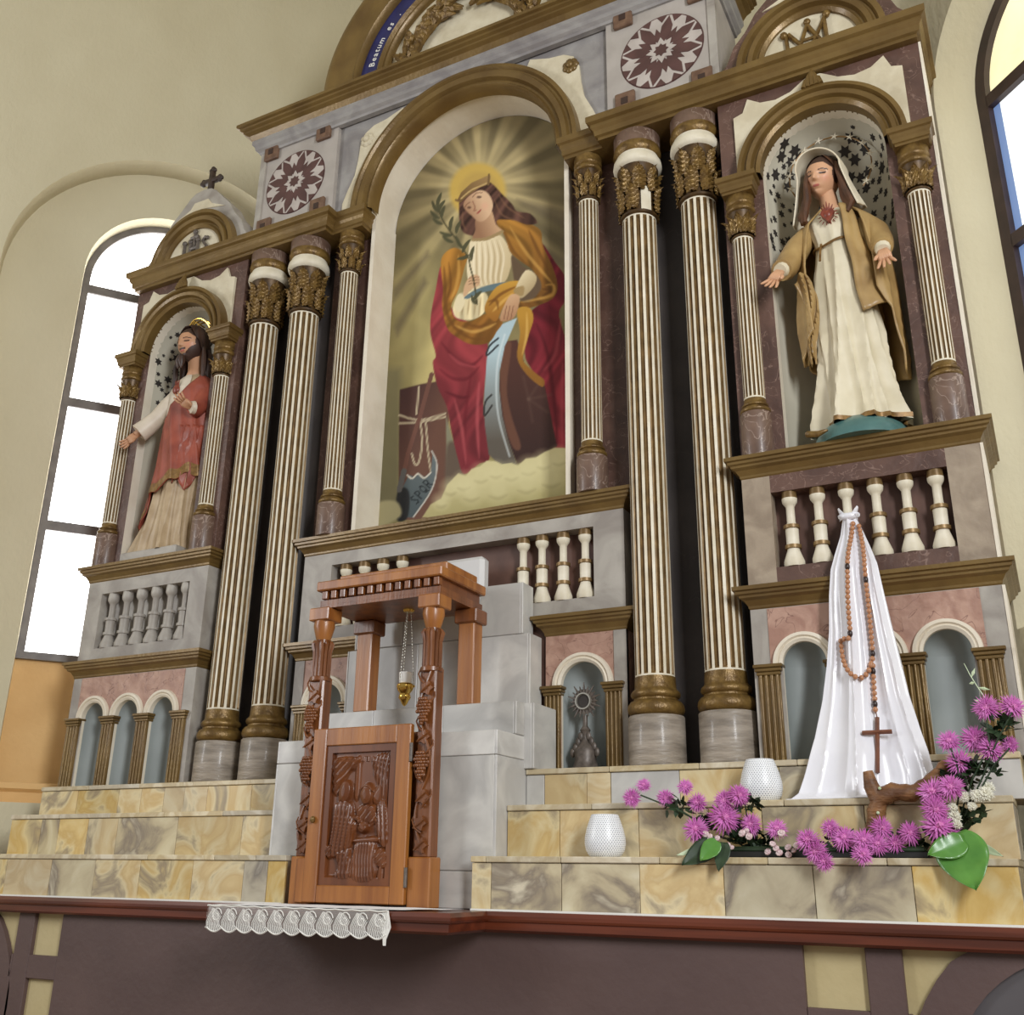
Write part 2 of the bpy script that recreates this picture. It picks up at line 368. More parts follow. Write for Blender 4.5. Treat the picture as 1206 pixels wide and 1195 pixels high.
# ================================================================ the setting
FLOOR = -1.5
mb = MB().box(-9, 9, -12, 1.6, FLOOR-.1, FLOOR); struct(mb.build('floor', 'floor_tile'))
mb = MB().box(-7, 7, -4.2, 1.7, 7.3, 7.4); struct(mb.build('ceiling', 'ceiling_plaster'))
mb = MB().box(-2.05, 2.05, 1.35, 1.5, FLOOR, 7.3); struct(mb.build('wall_back', 'wall_plaster'))
def frame_mat(O, t):
    n = (-t[1], t[0]); return Matrix(((t[0], n[0], 0, O[0]), (t[1], n[1], 0, O[1]), (0, 0, 1, 0), (0, 0, 0, 1)))
ML = frame_mat((-2.7, .3), (sin(radians(38)), cos(radians(38))))
MR = frame_mat((2.75, .3), (sin(radians(45)), -cos(radians(45))))
# left apse wall: shallow round-headed recess, and the window opening inside it
mb = MB().archwall(-4.6, 1.36, FLOOR, 7.3, [(-.03, 1.17, .1, 3.84)], 0, .2, 0, 1, 40)
wl = struct(mb.build('wall_left', ['wall_plaster', 'wall_plaster'])); wl.matrix_world = ML
mb = MB().archwall(-1.24, 1.2, .1, 5.15, [(-.055, .6, .23, 4.02)], .2, .36, 0, 0, 32)
o = mb.build('recess_back', 'wall_plaster', wl)
mb = MB().box(-.66, .55, .36, .4, .2, 1.06); mb.build('spandrel_panel', 'orange_plaster', wl)
mb = MB().sweep([(-1.22, .2), (1.15, .2)], [(-.02, .04), (.03, .04), (.035, .07), (.06, .085), (.06, .10), (.045, .115), (.05, .17), (.085, .19), (.09, .225), (-.02, .235)]); mb.build('dado_moulding', 'orange_plaster', wl)
# left window
w1 = struct(MB().arch(-.055, 4.02, [(.6, .33), (.6, .38), (.55, .38), (.55, .33), (.6, .33)]).build('window_1', 'window_metal')); w1.matrix_world = ML
mb = MB().box(-.655, -.605, .33, .38, 1.05, 4.02).box(.495, .545, .33, .38, 1.05, 4.02).box(-.655, .545, .32, .38, 1.045, 1.095); mb.build('window_frame', 'window_metal', w1)
for z in (2.0, 2.96, 3.92): MB().box(-.605, .495, .33, .38, z-.035, z+.035).build('transom', 'window_metal', w1)
for z0, z1 in ((1.095, 1.965), (2.035, 2.925), (2.995, 3.885)): MB().box(-.605, .495, .35, .358, z0, z1).build('pane', 'glass_white', w1)
MB().prism([(-.605, 3.955), (.495, 3.955), (.495, 4.02)]+[(-.055+.55*cos(pi*i/24), 4.02+.55*sin(pi*i/24)) for i in range(1, 24)]+[(-.605, 4.02)], .35, .358).build('pane', 'glass_white', w1)
# right apse wall with a splayed window
mb = MB().archwall(-1.44, 4.4, FLOOR, 7.3, [(.6, .7, .75, 3.55)], 0, .001, 0, 1, 40)
mb.arch(.6, 3.55, [(.7, 0), (.56, .22)], n=40, mi=1)
for a, b_ in ((-.1, .04), (1.3, 1.16)): mb.add([(a, 0, .75), (a, 0, 3.55), (b_, .22, 3.55), (b_, .22, .75)], [(0, 1, 2, 3)], 1)
mb.add([(-.1, 0, .75), (1.3, 0, .75), (1.16, .22, .85), (.04, .22, .85)], [(0, 1, 2, 3)], 1)
wr = struct(mb.build('wall_right', ['wall_plaster', 'wall_plaster'])); wr.matrix_world = MR
w2 = struct(MB().arch(.6, 3.55, [(.59, .17), (.59, .25), (.525, .25), (.525, .17), (.59, .17)]).build('window_2', 'window_brown')); w2.matrix_world = MR
MB().box(.01, .075, .17, .25, .8, 3.55).box(1.125, 1.19, .17, .25, .8, 3.55).box(.01, 1.19, .17, .25, .78, .86).build('window_frame', 'window_brown', w2)
for z in (1.05, 1.85, 2.66, 3.5): MB().box(.07, 1.13, .17, .25, z-.035, z+.035).build('transom', 'window_brown', w2)
MB().box(.575, .625, .18, .24, .86, 3.5).build('mullion', 'window_brown', w2)
MB().prism([(.075, 3.53), (1.125, 3.53)]+[(.6+.525*cos(pi*i/24), 3.55+.525*sin(pi*i/24)) for i in range(0, 25)], .205, .212).build('pane', 'glass_yellow', w2)
for z0, z1 in ((.86, 1.02), (1.08, 1.82), (1.88, 2.63), (2.69, 3.47)):
    MB().box(.12, 1.125, .205, .212, z0, z1).build('pane', 'glass_clear', w2)
    MB().box(.075, .12, .205, .212, z0, z1).build('pane', 'glass_blue', w2)

# ================================================================ altar table front, wooden ledge
ZT = -.422
af = thing('altar_frontal', 'plum painted altar front with cream inset panels under the wooden ledge', 'altar', (0, -.58, FLOOR))
def child_shift(o, p): o.location = tuple(-q for q in p.location); return o
mb = MB().box(-2.9, 2.95, -.555, -.5, FLOOR, -.50); child_shift(mb.build('backing', 'dado_cream', af), af)
for sg in (-1, 1):
    c = MB().prism([(min(2.95, max(-2.9, sg*2.76+.457*cos(2*pi*i/40))), min(-.501, -.95+.457*sin(2*pi*i/40))) for i in range(40)], -.562, -.55); child_shift(c.build('roundel', 'dado_grey', af), af)
    r = MB()
    A = [(.59*cos(2*pi*i/48), .59*sin(2*pi*i/48)) for i in range(48)]; B = [(.455*cos(2*pi*i/48), .455*sin(2*pi*i/48)) for i in range(48)]
    for i in range(48):
        j = (i+1) % 48; v = [(sg*2.76+p[0], y, -.95+p[1]) for y in (-.58, -.55) for p in (A[i], A[j], B[j], B[i])]
        v = [(min(2.95, max(-2.9, x)), y, min(-.5, z)) for x, y, z in v]
        r.add(v, [(0, 1, 2, 3), (0, 1, 5, 4), (2, 3, 7, 6)])
    # top of the ring reaches the ledge
    child_shift(r.build('ring_moulding', 'dado_paint', af), af)
    for x0, x1, z0, z1 in ((2.07, 2.19, FLOOR, -.5), (1.86, 2.07, -.81, -.70), (2.19, 2.205, -.81, -.70)):
        a, b_ = sorted((sg*x0, sg*x1)); child_shift(MB().bbox(a, b_, -.58, -.55, z0, z1).build('stile', 'dado_paint', af), af)
child_shift(MB().box(-1.86, 1.86, -.58, -.55, FLOOR, -.5).build('centre_panel', 'dado_paint', af), af)

al = thing('altar_ledge', 'dark red polished wooden altar ledge projecting under the tabernacle', 'ledge', (0, -.6, -.5))
path = [(-2.92, -.63), (-.53, -.63), (-.53, -.95), (.64, -.95), (.62, -.63), (2.95, -.63)]
mb = MB().sweep(path, [(-.04, -.50), (-.012, -.50), (0, -.49), (0, -.462), (.008, -.458), (.012, -.45), (.012, -.438), (.004, ZT), (-.04, ZT)])
mb2 = MB().add([(x, y, z) for z in (-.498, ZT-.001) for x, y in ((-2.92, -.6), (-.50, -.6), (-.50, -.92), (.61, -.92), (.59, -.6), (2.95, -.6), (2.95, -.1), (-2.92, -.1))],
    [(0, 1, 4, 5, 6, 7), (1, 2, 3, 4), (8, 9, 12, 13, 14, 15), (9, 10, 11, 12)])
child_shift(mb2.build('table_board', 'ledge_wood', al), al); child_shift(mb.build('edge_moulding', 'ledge_wood', al), al)

for a, b_ in ((-2.6, -.46), (.53, 2.585)):
    child_shift(MB().box(a, b_, -.598, -.5835, ZT, ZT+.007).build('grout_strip', 'letter_white', al), al)
# ================================================================ marble steps
def step(label, side, Y, z0, z1, xs, ymid, mats, yback, cop=.024, cope=None, notch=None):
    t = thing('marble_step', label, 'step', ((xs[0]+xs[-1])/2, Y, z0), group=None)
    a, b_ = xs[0], xs[-1]
    # where the marble block stands behind the step's end, the step stops against it
    segs = [(a, b_, yback)]
    if notch: xn, yn = notch; segs = [(a, xn, yn), (xn, b_, yback)] if side > 0 else [(a, xn, yback), (xn, b_, yn)]
    for sa, sb, sy in segs: child_shift(MB().box(sa+(.006 if sa == a else 0), sb-(.006 if sb == b_ else 0), Y+.014, sy, z0, z1-cop).build('core', 'step_core', t), t)
    for i in range(len(xs)-1):
        m_ = mats[i % len(mats)]
        o = MB().bbox(xs[i]+.0012, xs[i+1]-.0012, Y+random.uniform(-.002, .002), Y+.016, z0, z1-cop-.002, .002).build('tile', m_, t); child_shift(o, t)
    # end facing
    xe = b_ if side > 0 else a
    o = MB().bbox(xe-.012 if side > 0 else xe-.001, xe+.001 if side > 0 else xe+.012, Y+.002, yback, z0, z1-cop-.002, .002).build('tile', 'pale_marble', t); child_shift(o, t)
    cs = list(np.linspace(a-(.004 if side < 0 or notch else 0), b_+(.004 if side > 0 or notch else 0), 6))
    if notch: cs = sorted(cs+[notch[0]])
    for i in range(len(cs)-1):
        yy = next(q for p, r, q in segs if p-.01 <= (cs[i]+cs[i+1])/2 <= r+.01)
        o = MB().bbox(cs[i]+.001, cs[i+1]-.001, Y-.008, yy, z1-cop, z1, .003).build('coping', 'coping_marble', t); child_shift(o, t)
    return t
def xs_px(l, y, Y): return [U(x, y, Y)[0] for x in l]
Y1, Y2, Y3 = -.58, -.40, -.22
Z1, Z2, Z3 = -.212, .002, .17
xr = xs_px([555, 578, 661, 753.4, 852.8, 959, 1076], 1045, Y1)+[2.585]
step('lowest yellow marble step carrying the flowers', 1, Y1, ZT, Z1, xr, 0, ['yellow_marble', 'pale_marble', 'pale_marble', 'yellow_marble', 'pale_marble', 'pale_marble', 'yellow_marble'], -.1, notch=(.592, -.5))
xr = [.592]+xs_px([659, 752, 835, 898, 1020], 975, Y2)+[2.59]
step('middle yellow marble step holding the satin cloth', 1, Y2, Z1, Z2, xr, 0, ['yellow_marble'], -.1)
xr = [.592]+xs_px([641, 691, 719, 800, 918, 1060], 920, Y3)+[2.63]
step('top yellow marble step under the monstrance niche', 1, Y3, Z2, Z3, xr, 0, ['grey_slab', 'yellow_marble', 'yellow_marble'], .16)
xl = [-2.62]+xs_px([5.6, 58, 110, 163.5, 225.5, 286, 314], 1035, Y1)+[-.455]
step('lowest yellow marble step beside the lace cloth', -1, Y1, ZT, Z1, xl, 0, ['yellow_marble', 'yellow_marble', 'pale_marble', 'yellow_marble'], -.1, notch=(-.632, -.5))
xl = [-2.61]+xs_px([48, 69, 103, 138, 208.6, 284.8], 975, Y2)+[-.632]
step('middle yellow marble step below the red-robed statue', -1, Y2, Z1, Z2, xl, 0, ['yellow_marble', 'pale_marble', 'yellow_marble'], -.1)
xl = [-2.62]+xs_px([91.6, 139.6, 166, 193, 217, 244, 296], 935, Y3)+[-.632]
step('top yellow marble step below the three-arched arcade of the red-robed statue', -1, Y3, Z2, Z3, xl, 0, ['yellow_marble'], .16)

# ================================================================ grey marble tabernacle block
gb = thing('marble_block', 'stepped grey marble block behind the carved wooden tabernacle', 'block', (0, -.3, ZT))
def gpart(nm, x0, x1, y0, y1, z0, z1, m_, bv=.003):
    return child_shift(MB().bbox(x0, x1, y0, y1, z0, z1, bv).build(nm, m_, gb), gb)
def course(hx, y, z0, z1, cuts, yb, sidey=None, m_='grey_slab'):
    hx0, hx1 = (-hx, hx) if not isinstance(hx, tuple) else hx
    xs = [hx0+.01]+cuts+[hx1-.012]
    child_shift(MB().box(hx0+.012, hx1-.014, y+.012, yb, z0, z1-.001).build('core', 'step_core', gb), gb)
    for i in range(len(xs)-1): gpart('slab', xs[i]+.001, xs[i+1]-.001, y, y+.02, z0+.001, z1-.001, m_)
    gpart('side_slab', hx1-.014, hx1, y, yb, z0+.001, z1-.001, 'grey_slab'); gpart('side_slab', hx0, hx0+.012, y, yb, z0+.001, z1-.001, 'grey_slab')
    gpart('top_slab', hx0+.012, hx1-.014, y+.02, yb, z1-.014, z1, m_)
course((-.63, .59), -.5, ZT, -.27, [], -.2)
course((-.63, .59), -.5, -.27, .21, [], -.2)
course((-.63, .59), -.5, .21, .318, [], -.2)
course((-.66, .64), -.24, Z3+.001, .47, [-.3, .36, .55], .0)
xc = U(608, 850, -.325)[0]
course((-xc-.03, xc), -.325, .318, .47, [-.2, .2], -.241)
course((-.548, .548), -.1, .47, .836, [-.1], .03)
course((-.505, .505), -.1, .836, 1.10, [-.2, .26], .018)
o = MB().bbox(-.27, .25, -.06, .02, 1.10, 1.285, .02).build('headstone', 'white_slab', gb); child_shift(o, gb)
# ================================================================ columns
def fluted(R, z0, z1, n=16, dep=.16, endz=.02):
    mb = MB(); pat = []
    for k in range(n):
        for a, d, m_ in ((0.0, 0, 0), (.40, 0, 1), (.48, .62, 1), (.58, 1, 1), (.76, 1, 1), (.9, .62, 1)): pat.append(((k+a)*2*pi/n, d, m_))
    K = len(pat); rows = [(z0, 0), (z0+endz*.4, 0), (z0+endz, 1), (z1-endz, 1), (z1-endz*.4, 0), (z1, 0)]; v = []
    for z, g in rows:
        for a, d, _ in pat: r = R*(1-dep*d*g); v.append((r*cos(a), r*sin(a), z))
    f = []; ms = []
    for j in range(len(rows)-1):
        for i in range(K):
            f.append((j*K+i, j*K+(i+1) % K, (j+1)*K+(i+1) % K, (j+1)*K+i)); ms.append(pat[i][2] if 1 <= j <= 3 else 0)
    return mb.add(v, f, ms)
def leaf_mesh(w_, h, curl, name='leaf', nv=9, nu=8):
    def fn(u, v):
        x = (u-.5)*2; wd = w_*.5*(0.55+.6*sin(pi*min(1, v*.9+.12))**.8)*(1 if v < .8 else max(.12, 1-(v-.8)*4.2))*(1-.20*((v*6) % 1))
        rib = .34*w_*abs(((v*6+abs(x)*-1.3) % 1)-.5)+(.05*w_ if abs(x) < .15 else 0)
        y = -(.004+.16*w_*(1-abs(x))+rib)-curl*max(0, v-.45)**2*2.6
        return (x*wd, y, h*(v-.10*max(0, v-.75)))
    mb = MB().grid(fn, nu, nv, smooth=False); return mb.mesh(name, 'bronze_gold')
LEAF_BIG = leaf_mesh(.074, .165, .030, nv=24, nu=6); LEAF_SMALL = leaf_mesh(.052, .105, .04); LEAF_TINY = leaf_mesh(.042, .09, .035)
def column_parts(name, H, R, plinth_h, plinth_r, base_h, cap_h, drum_h, mats):
    """all z local, from 0 at the column's foot"""
    M_ = {}
    M_['plinth'] = MB().lathe([(plinth_r*.985, 0), (plinth_r, .004), (plinth_r, plinth_h-.006), (plinth_r*.97, plinth_h)], 32).mesh('plinth', mats['plinth'])
    b = plinth_h; r = R; h = base_h
    M_['base'] = MB().lathe([(r*1.15, b), (r*1.30, b+.03*h), (r*1.40, b+.10*h), (r*1.43, b+.18*h), (r*1.40, b+.27*h), (r*1.28, b+.36*h), (r*1.12, b+.40*h), (r*1.10, b+.45*h), (r*1.20, b+.48*h), (r*1.25, b+.54*h), (r*1.22, b+.61*h), (r*1.12, b+.66*h), (r*1.08, b+.68*h), (r*1.05, b+.72*h), (r*1.02, b+h)], 32).mesh('base', 'bronze_gold' if mats.get('gold_base', 1) else 'mauve_drum')
    zs0 = b+h; zs1 = H-cap_h-drum_h
    M_['shaft'] = fluted(R, zs0, zs1).mesh('shaft', ['ivory_paint', 'groove_gold'])
    z = zs1; c = cap_h
    M_['bell'] = MB().lathe([(r*1.02, z), (r*1.13, z+.02*c), (r*1.14, z+.06*c), (r*1.0, z+.09*c), (r*.98, z+.3*c), (r*1.06, z+.7*c), (r*1.2, z+.92*c), (r*1.25, z+c)], 32).mesh('capital', 'bronze_dark')
    z = H-drum_h; d = drum_h
    M_['drum'] = MB().lathe([(r*1.22, z), (r*1.42, z+.04*d), (r*1.48, z+.12*d), (r*1.44, z+.24*d), (r*1.30, z+.33*d), (r*1.28, z+.38*d), (r*1.42, z+.44*d), (r*1.46, z+.52*d), (r*1.42, z+.58*d), (r*1.40, z+.64*d), (r*1.42, z+.98*d), (r*1.38, z+d)], 32,
        mis=[0, 0, 0, 0, 0, 1, 1, 1, 1, 2, 2]).mesh('abacus', mats['drum'])
    M_['cap'] = (zs1, cap_h); M_['R'] = R
    return M_
def column(M_, label, group, loc, leaf, rows, bare=None):
    t = thing('fluted_column', label, 'column', loc, 0, group)
    for k in ('plinth', 'base', 'shaft'): link(k, M_[k], t)
    cap = link('capital', M_['bell'], t); z, c = M_['cap']; R = M_['R']
    for rw, (zf, cnt, off) in enumerate(rows):
        for i in range(cnt):
            if bare and (rw, i) in bare: continue
            a = (i+off)*2*pi/cnt
            link('leaf', leaf, cap, (R*1.0*sin(a), -R*1.0*cos(a), z+c*zf), (0, 0, a))
    link('abacus', M_['drum'], t)
    return t
GIANT = column_parts('giant', 3.63-Z3, .092, .405-Z3, .13, .18, .32, .225, dict(plinth='plinth_stone', drum=['ivory_paint', 'bronze_gold', 'mauve_drum']))
rows = [(.08, 8, 0), (.45, 8, .5)]
bare = {(0, 1)}
column(GIANT, 'giant fluted column right beside the red-robed statue\'s short niche column', 'giant fluted columns', (-1.482, 0, Z3), LEAF_BIG, rows)
column(GIANT, 'giant fluted column on the palm branch side of the crowned saint painting, behind the tabernacle', 'giant fluted columns', (-1.148, 0, Z3), LEAF_BIG, rows)
column(GIANT, 'giant fluted column beside the monstrance niche, white patch bare on its capital', 'giant fluted columns', (1.148, 0, Z3), LEAF_BIG, rows, bare)
column(GIANT, 'giant fluted column right beside the ochre-mantled statue\'s shrine, capital fully gilded', 'giant fluted columns', (1.482, 0, Z3), LEAF_BIG, rows)
o = MB().grid(lambda u, v: (.097*sin((u-.5)*.62+pi/4), -.097*cos((u-.5)*.62+pi/4), .155*v), 4, 3).mesh('bare_patch', 'ivory_paint')
cc = [q for q in bpy.data.objects if q.name.startswith('fluted_column') and abs(q.location.x-1.148) < .01][0]
link('bare_patch', o, cc, (0, 0, GIANT['cap'][0]+.02))
ZU = 1.556                              # top of the upper ledges
MID = column_parts('mid', 3.63-ZU, .056, .20, .082, .085, .20, .10, dict(plinth='mauve_drum', drum=['bronze_gold', 'bronze_gold', 'bronze_gold']))
column(MID, 'slender fluted column by the crowned saint painting\'s palm branch', 'slender fluted columns of the painting', (-.835, .03, ZU), LEAF_TINY, [(.08, 8, 0), (.45, 8, .5)])
column(MID, 'slender fluted column by the crowned saint painting\'s red cloak edge', 'slender fluted columns of the painting', (.835, .03, ZU), LEAF_TINY, [(.08, 8, 0), (.45, 8, .5)])
SML = column_parts('small', 3.0-ZU, .051, .225, .074, .075, .15, .10, dict(plinth='mauve_drum', drum=['bronze_gold', 'bronze_gold', 'bronze_gold']))
for x, lab in ((-2.575, 'short fluted column against the bright window, by the red-robed statue\'s lowered hand'), (-1.735, 'short fluted column by the red-robed statue\'s raised hand'),
               (1.72, 'short fluted column by the ochre-mantled statue\'s open palm, beside a giant column'), (2.56, 'short fluted column between the ochre-mantled statue and the side wall')):
    column(SML, lab, 'short fluted niche columns', (x, -.07, ZU), LEAF_SMALL, [(.10, 10, 0)])

# ================================================================ side shrines
def baluster_mesh(h, r):
    p = [(.95, 0), (1.0, .03), (1.0, .07), (.60, .22), (.60, .235), (.80, .24), (.80, .285), (.62, .29), (.64, .50), (.80, .505), (.80, .55), (.48, .555), (.42, .60), (.42, .80), (.52, .82), (.72, .86), (.76, .90), (.76, .91), (.70, 1)]
    return MB().lathe([(r*a, h*b_) for a, b_ in p], 16, mis=[0]*4+[1, 1, 1]+[0]+[1, 1, 1]+[0]*6+[1]).mesh('baluster', ['ivory_paint', 'groove_gold'])
BAL = baluster_mesh(.355, .046); BAL_L = BAL.copy()
BAL_L.materials.clear(); BAL_L.materials.append(MATS['grey_marble_paint']); BAL_L.materials.append(MATS['grey_marble_paint'])
STAR = MB().prism([((.021 if i % 2 == 0 else .011)*sin(pi*i/6), (.021 if i % 2 == 0 else .011)*cos(pi*i/6)) for i in range(12)], -.0012, .0012).mesh('star', 'star_paint')
def pilaster(t, cx, w_, z0, zs, y, cap_z, g):
    p = MB().bbox(cx-w_/2, cx+w_/2, y-.012, y+.03, z0, cap_z, .002)
    k = 4
    for i in range(k):
        x = cx-w_/2+w_*(i+.5)/k; p.lathe([(w_*.085, z0), (w_*.085, cap_z)], 8, x, y-.012)
    o = p.build('pilaster', g, t)
    c = MB()
    for i, (dz, ex) in enumerate(((0, .004), (.016, .010), (.032, .016))): c.bbox(cx-w_/2-ex, cx+w_/2+ex, y-.018-ex, y+.03, cap_z+dz, cap_z+dz+.015, .003)
    c.build('pilaster_cap', g, o)
def side_shrine(sg, label, g, M_marb, M_panel, M_pink, M_niche, bal, M_col):
    cx = 2.145*sg; t = thing('side_shrine', label, 'altar shrine'); yf = -.09; x0, x1 = cx-.51, cx+.51; YB = .42
    # lower arcade
    ops = [(cx+d, .094, Z3, .585) for d in (-.29, -.005, .278)]
    MB().archwall(x0, x1, Z3, .84, ops, yf, YB, 0, 1).build('arcade_block', [M_panel, 'cream_paint'], t)
    MB().archwall(cx-.435, cx+.425, .56, .835, [(a, b_+.02, .56, .585) for a, b_, _, _ in ops], yf-.004, yf, 0, 0).build('arcade_panel', M_pink, t)
    for a, b_, c, d in ops:
        MB().arch(a, d, [(.092, yf+.01), (.092, yf-.012), (.104, yf-.02), (.112, yf-.014), (.118, yf-.024), (.132, yf-.022), (.136, yf)], n=24).build('arch_moulding', 'cream_paint', t)
        MB().grid(lambda u, v: (a+.094*cos(pi*u), yf+.02+.085*sin(pi*u), Z3+(.60-Z3)*v), 12, 2).grid(lambda u, v: (a+.094*cos(pi*u)*cos(v*pi/2), yf+.02+.085*sin(pi*u)*cos(v*pi/2), .585+.094*sin(v*pi/2)), 12, 6).build('niche_shell', 'niche_grey', t)
    for d in (-.445, -.148, .136, .428): pilaster(t, cx+d, .095, Z3, .585, yf, .54, g)
    ya, yb_ = (.162, YB) if sg > 0 else (YB, .162)        # the inner return dies into the slate panel
    pth = [(x0, ya), (x0, yf), (x1, yf), (x1, yb_)]
    MB().sweep(pth, cornice_prof(.838, .098, .062)).build('lower_cornice', g, t)
    if sg > 0: MB().box(x1, x1+.012, yf-.004, YB-.1, Z3, .836).box(x1, x1+.012, yf-.004, YB-.1, .94, 1.456).box(x1, x1+.012, yf+.026, YB-.1, ZU, 3.63).build('side_facing', 'cream_paint', t)
    # balustrade panel
    bx0, bx1 = cx-.38, cx+.37
    b_ = MB(); b_.box(x0, bx0, yf, YB, .93, 1.465, 1); b_.box(bx1, x1, yf, YB, .93, 1.465, 1); b_.box(bx0, bx1, yf, YB, .93, 1.02); b_.box(bx0, bx1, yf, YB, 1.375, 1.465)
    b_.build('balustrade_frame', [M_marb, 'stone_stile' if sg > 0 else M_marb], t)
    MB().box(bx0, bx1, yf+.085, YB, 1.02, 1.375).build('balustrade_back', 'umber_panel' if sg > 0 else M_marb, t)
    for i in range(6): link('baluster', bal, t, (cx-.305+.1245*i, yf+.035, 1.02))
    MB().sweep(pth, cornice_prof(1.458, .098, .062)).build('upper_cornice', g, t)
    # niche storey
    MB().archwall(x0, x1, ZU, 3.64, [(cx, .30, ZU, 3.09)], yf+.03, YB, 0, 1, 32).build('niche_wall', [M_col, 'cream_paint'], t)
    r = .302; yc = yf+.06
    def shell(u, v): return (cx+r*cos(pi*u), yc+r*1.06*sin(pi*u), ZU+(3.09-ZU)*v)
    def dome(u, v): return (cx+r*cos(pi*u)*cos(v*pi/2), yc+r*1.06*sin(pi*u)*cos(v*pi/2), 3.09+r*sin(v*pi/2))
    nb = MB().grid(shell, 28, 6).grid(dome, 28, 10).build('niche_shell', M_niche, t)
    rg = random.Random(5+sg); pts = []
    for k in range(3000):
        if len(pts) >= 110: break
        u, h = rg.uniform(.04, .96), rg.uniform(2.72, 3.34)
        if h < 3.09: p = Vector((cx+r*cos(pi*u), yc+r*1.06*sin(pi*u), h)); n_ = Vector((-cos(pi*u), -sin(pi*u), 0))
        else:
            v = math.asin((h-3.09)/r); p = Vector(dome(u, v/(pi/2))); n_ = -(p-Vector((cx, yc, 3.09))).normalized()
        if all((p-q).length > .046 for q in pts):
            pts.append(p); o = link('star', STAR, t, p+n_*.003); o.rotation_euler = n_.to_track_quat('Y', 'Z').to_euler(); o.scale = (rg.choice([.7, .9, 1.1, 1.5, 1.8]),)*3
    # arch moulding, imposts, spandrel, keystone
    MB().arch(cx, 3.09, [(.30, yf+.04), (.30, yf-.03), (.318, yf-.045), (.328, yf-.03), (.336, yf-.03), (.345, yf-.052), (.365, yf-.058), (.372, yf-.04), (.380, yf-.04), (.390, yf-.06), (.412, yf-.055), (.418, yf+.03)], n=40).build('arch_moulding', g, t)
    for s2 in (-1, 1):
        ix = cx+s2*.42
        MB().sweep([(ix-.075, yf+.05), (ix-.075, -.145), (ix+.075, -.145), (ix+.075, yf+.05)], cornice_prof(2.995, .095, .028, 1)).box(ix-.075, ix+.075, -.143, yf+.05, 2.996, 3.088).build('impost', g, t)
    zt = 3.575
    spn = []
    for i in range(13): a = pi*i/12; spn.append((cx-.405*cos(a), 3.09+.405*sin(a)))
    for s2 in (-1, 1):
        arc = [(cx+s2*.40*sin(pi/2*i/14), 3.09+.40*cos(pi/2*i/14)) for i in range(15)]
        arc = [p for p in arc if p[1] > 3.13]
        topc = [(cx+s2*x, z) for x, z in ((.425, 3.13), (.425, 3.51), (.375, 3.525), (.345, 3.605), (.28, 3.558), (.20, 3.545), (.12, 3.565), (.055, 3.61), (.035, 3.622), (0, 3.622))]
        poly = arc+topc
        MB().prism(poly if s2 < 0 else poly[::-1], yf+.012, yf+.035).build('spandrel', 'stucco_cream', t)
    k = MB()
    for dx, h in ((-.035, .07), (-.018, .10), (0, .115), (.018, .10), (.035, .07)):
        k.tube([(cx+dx*1.25, yf-.055, 3.50), (cx+dx*.9, yf-.05, 3.50+h*.6), (cx+dx*.35, yf-.03, 3.51+h)], [.013, .014, .005], 7)
    k.build('keystone', g, t)
    return t, cx, g, yf, YB, x0, x1
TL = side_shrine(-1, 'left-hand altar shrine with greyed marble, balusters and the red-robed statue\'s niche'.replace('left-hand altar', 'tall altar'), 'gold_paint', 'grey_marble_paint', 'grey_marble_paint', 'pink_marble_paint', 'niche_cream', BAL_L, 'mauve_marble')
TR = side_shrine(1, 'tall altar shrine with mauve marble, balusters and the ochre-mantled statue\'s niche', 'gold_paint', 'mauve_marble', 'grey_marble_paint', 'pink_marble_paint', 'niche_cream', BAL, 'mauve_marble')
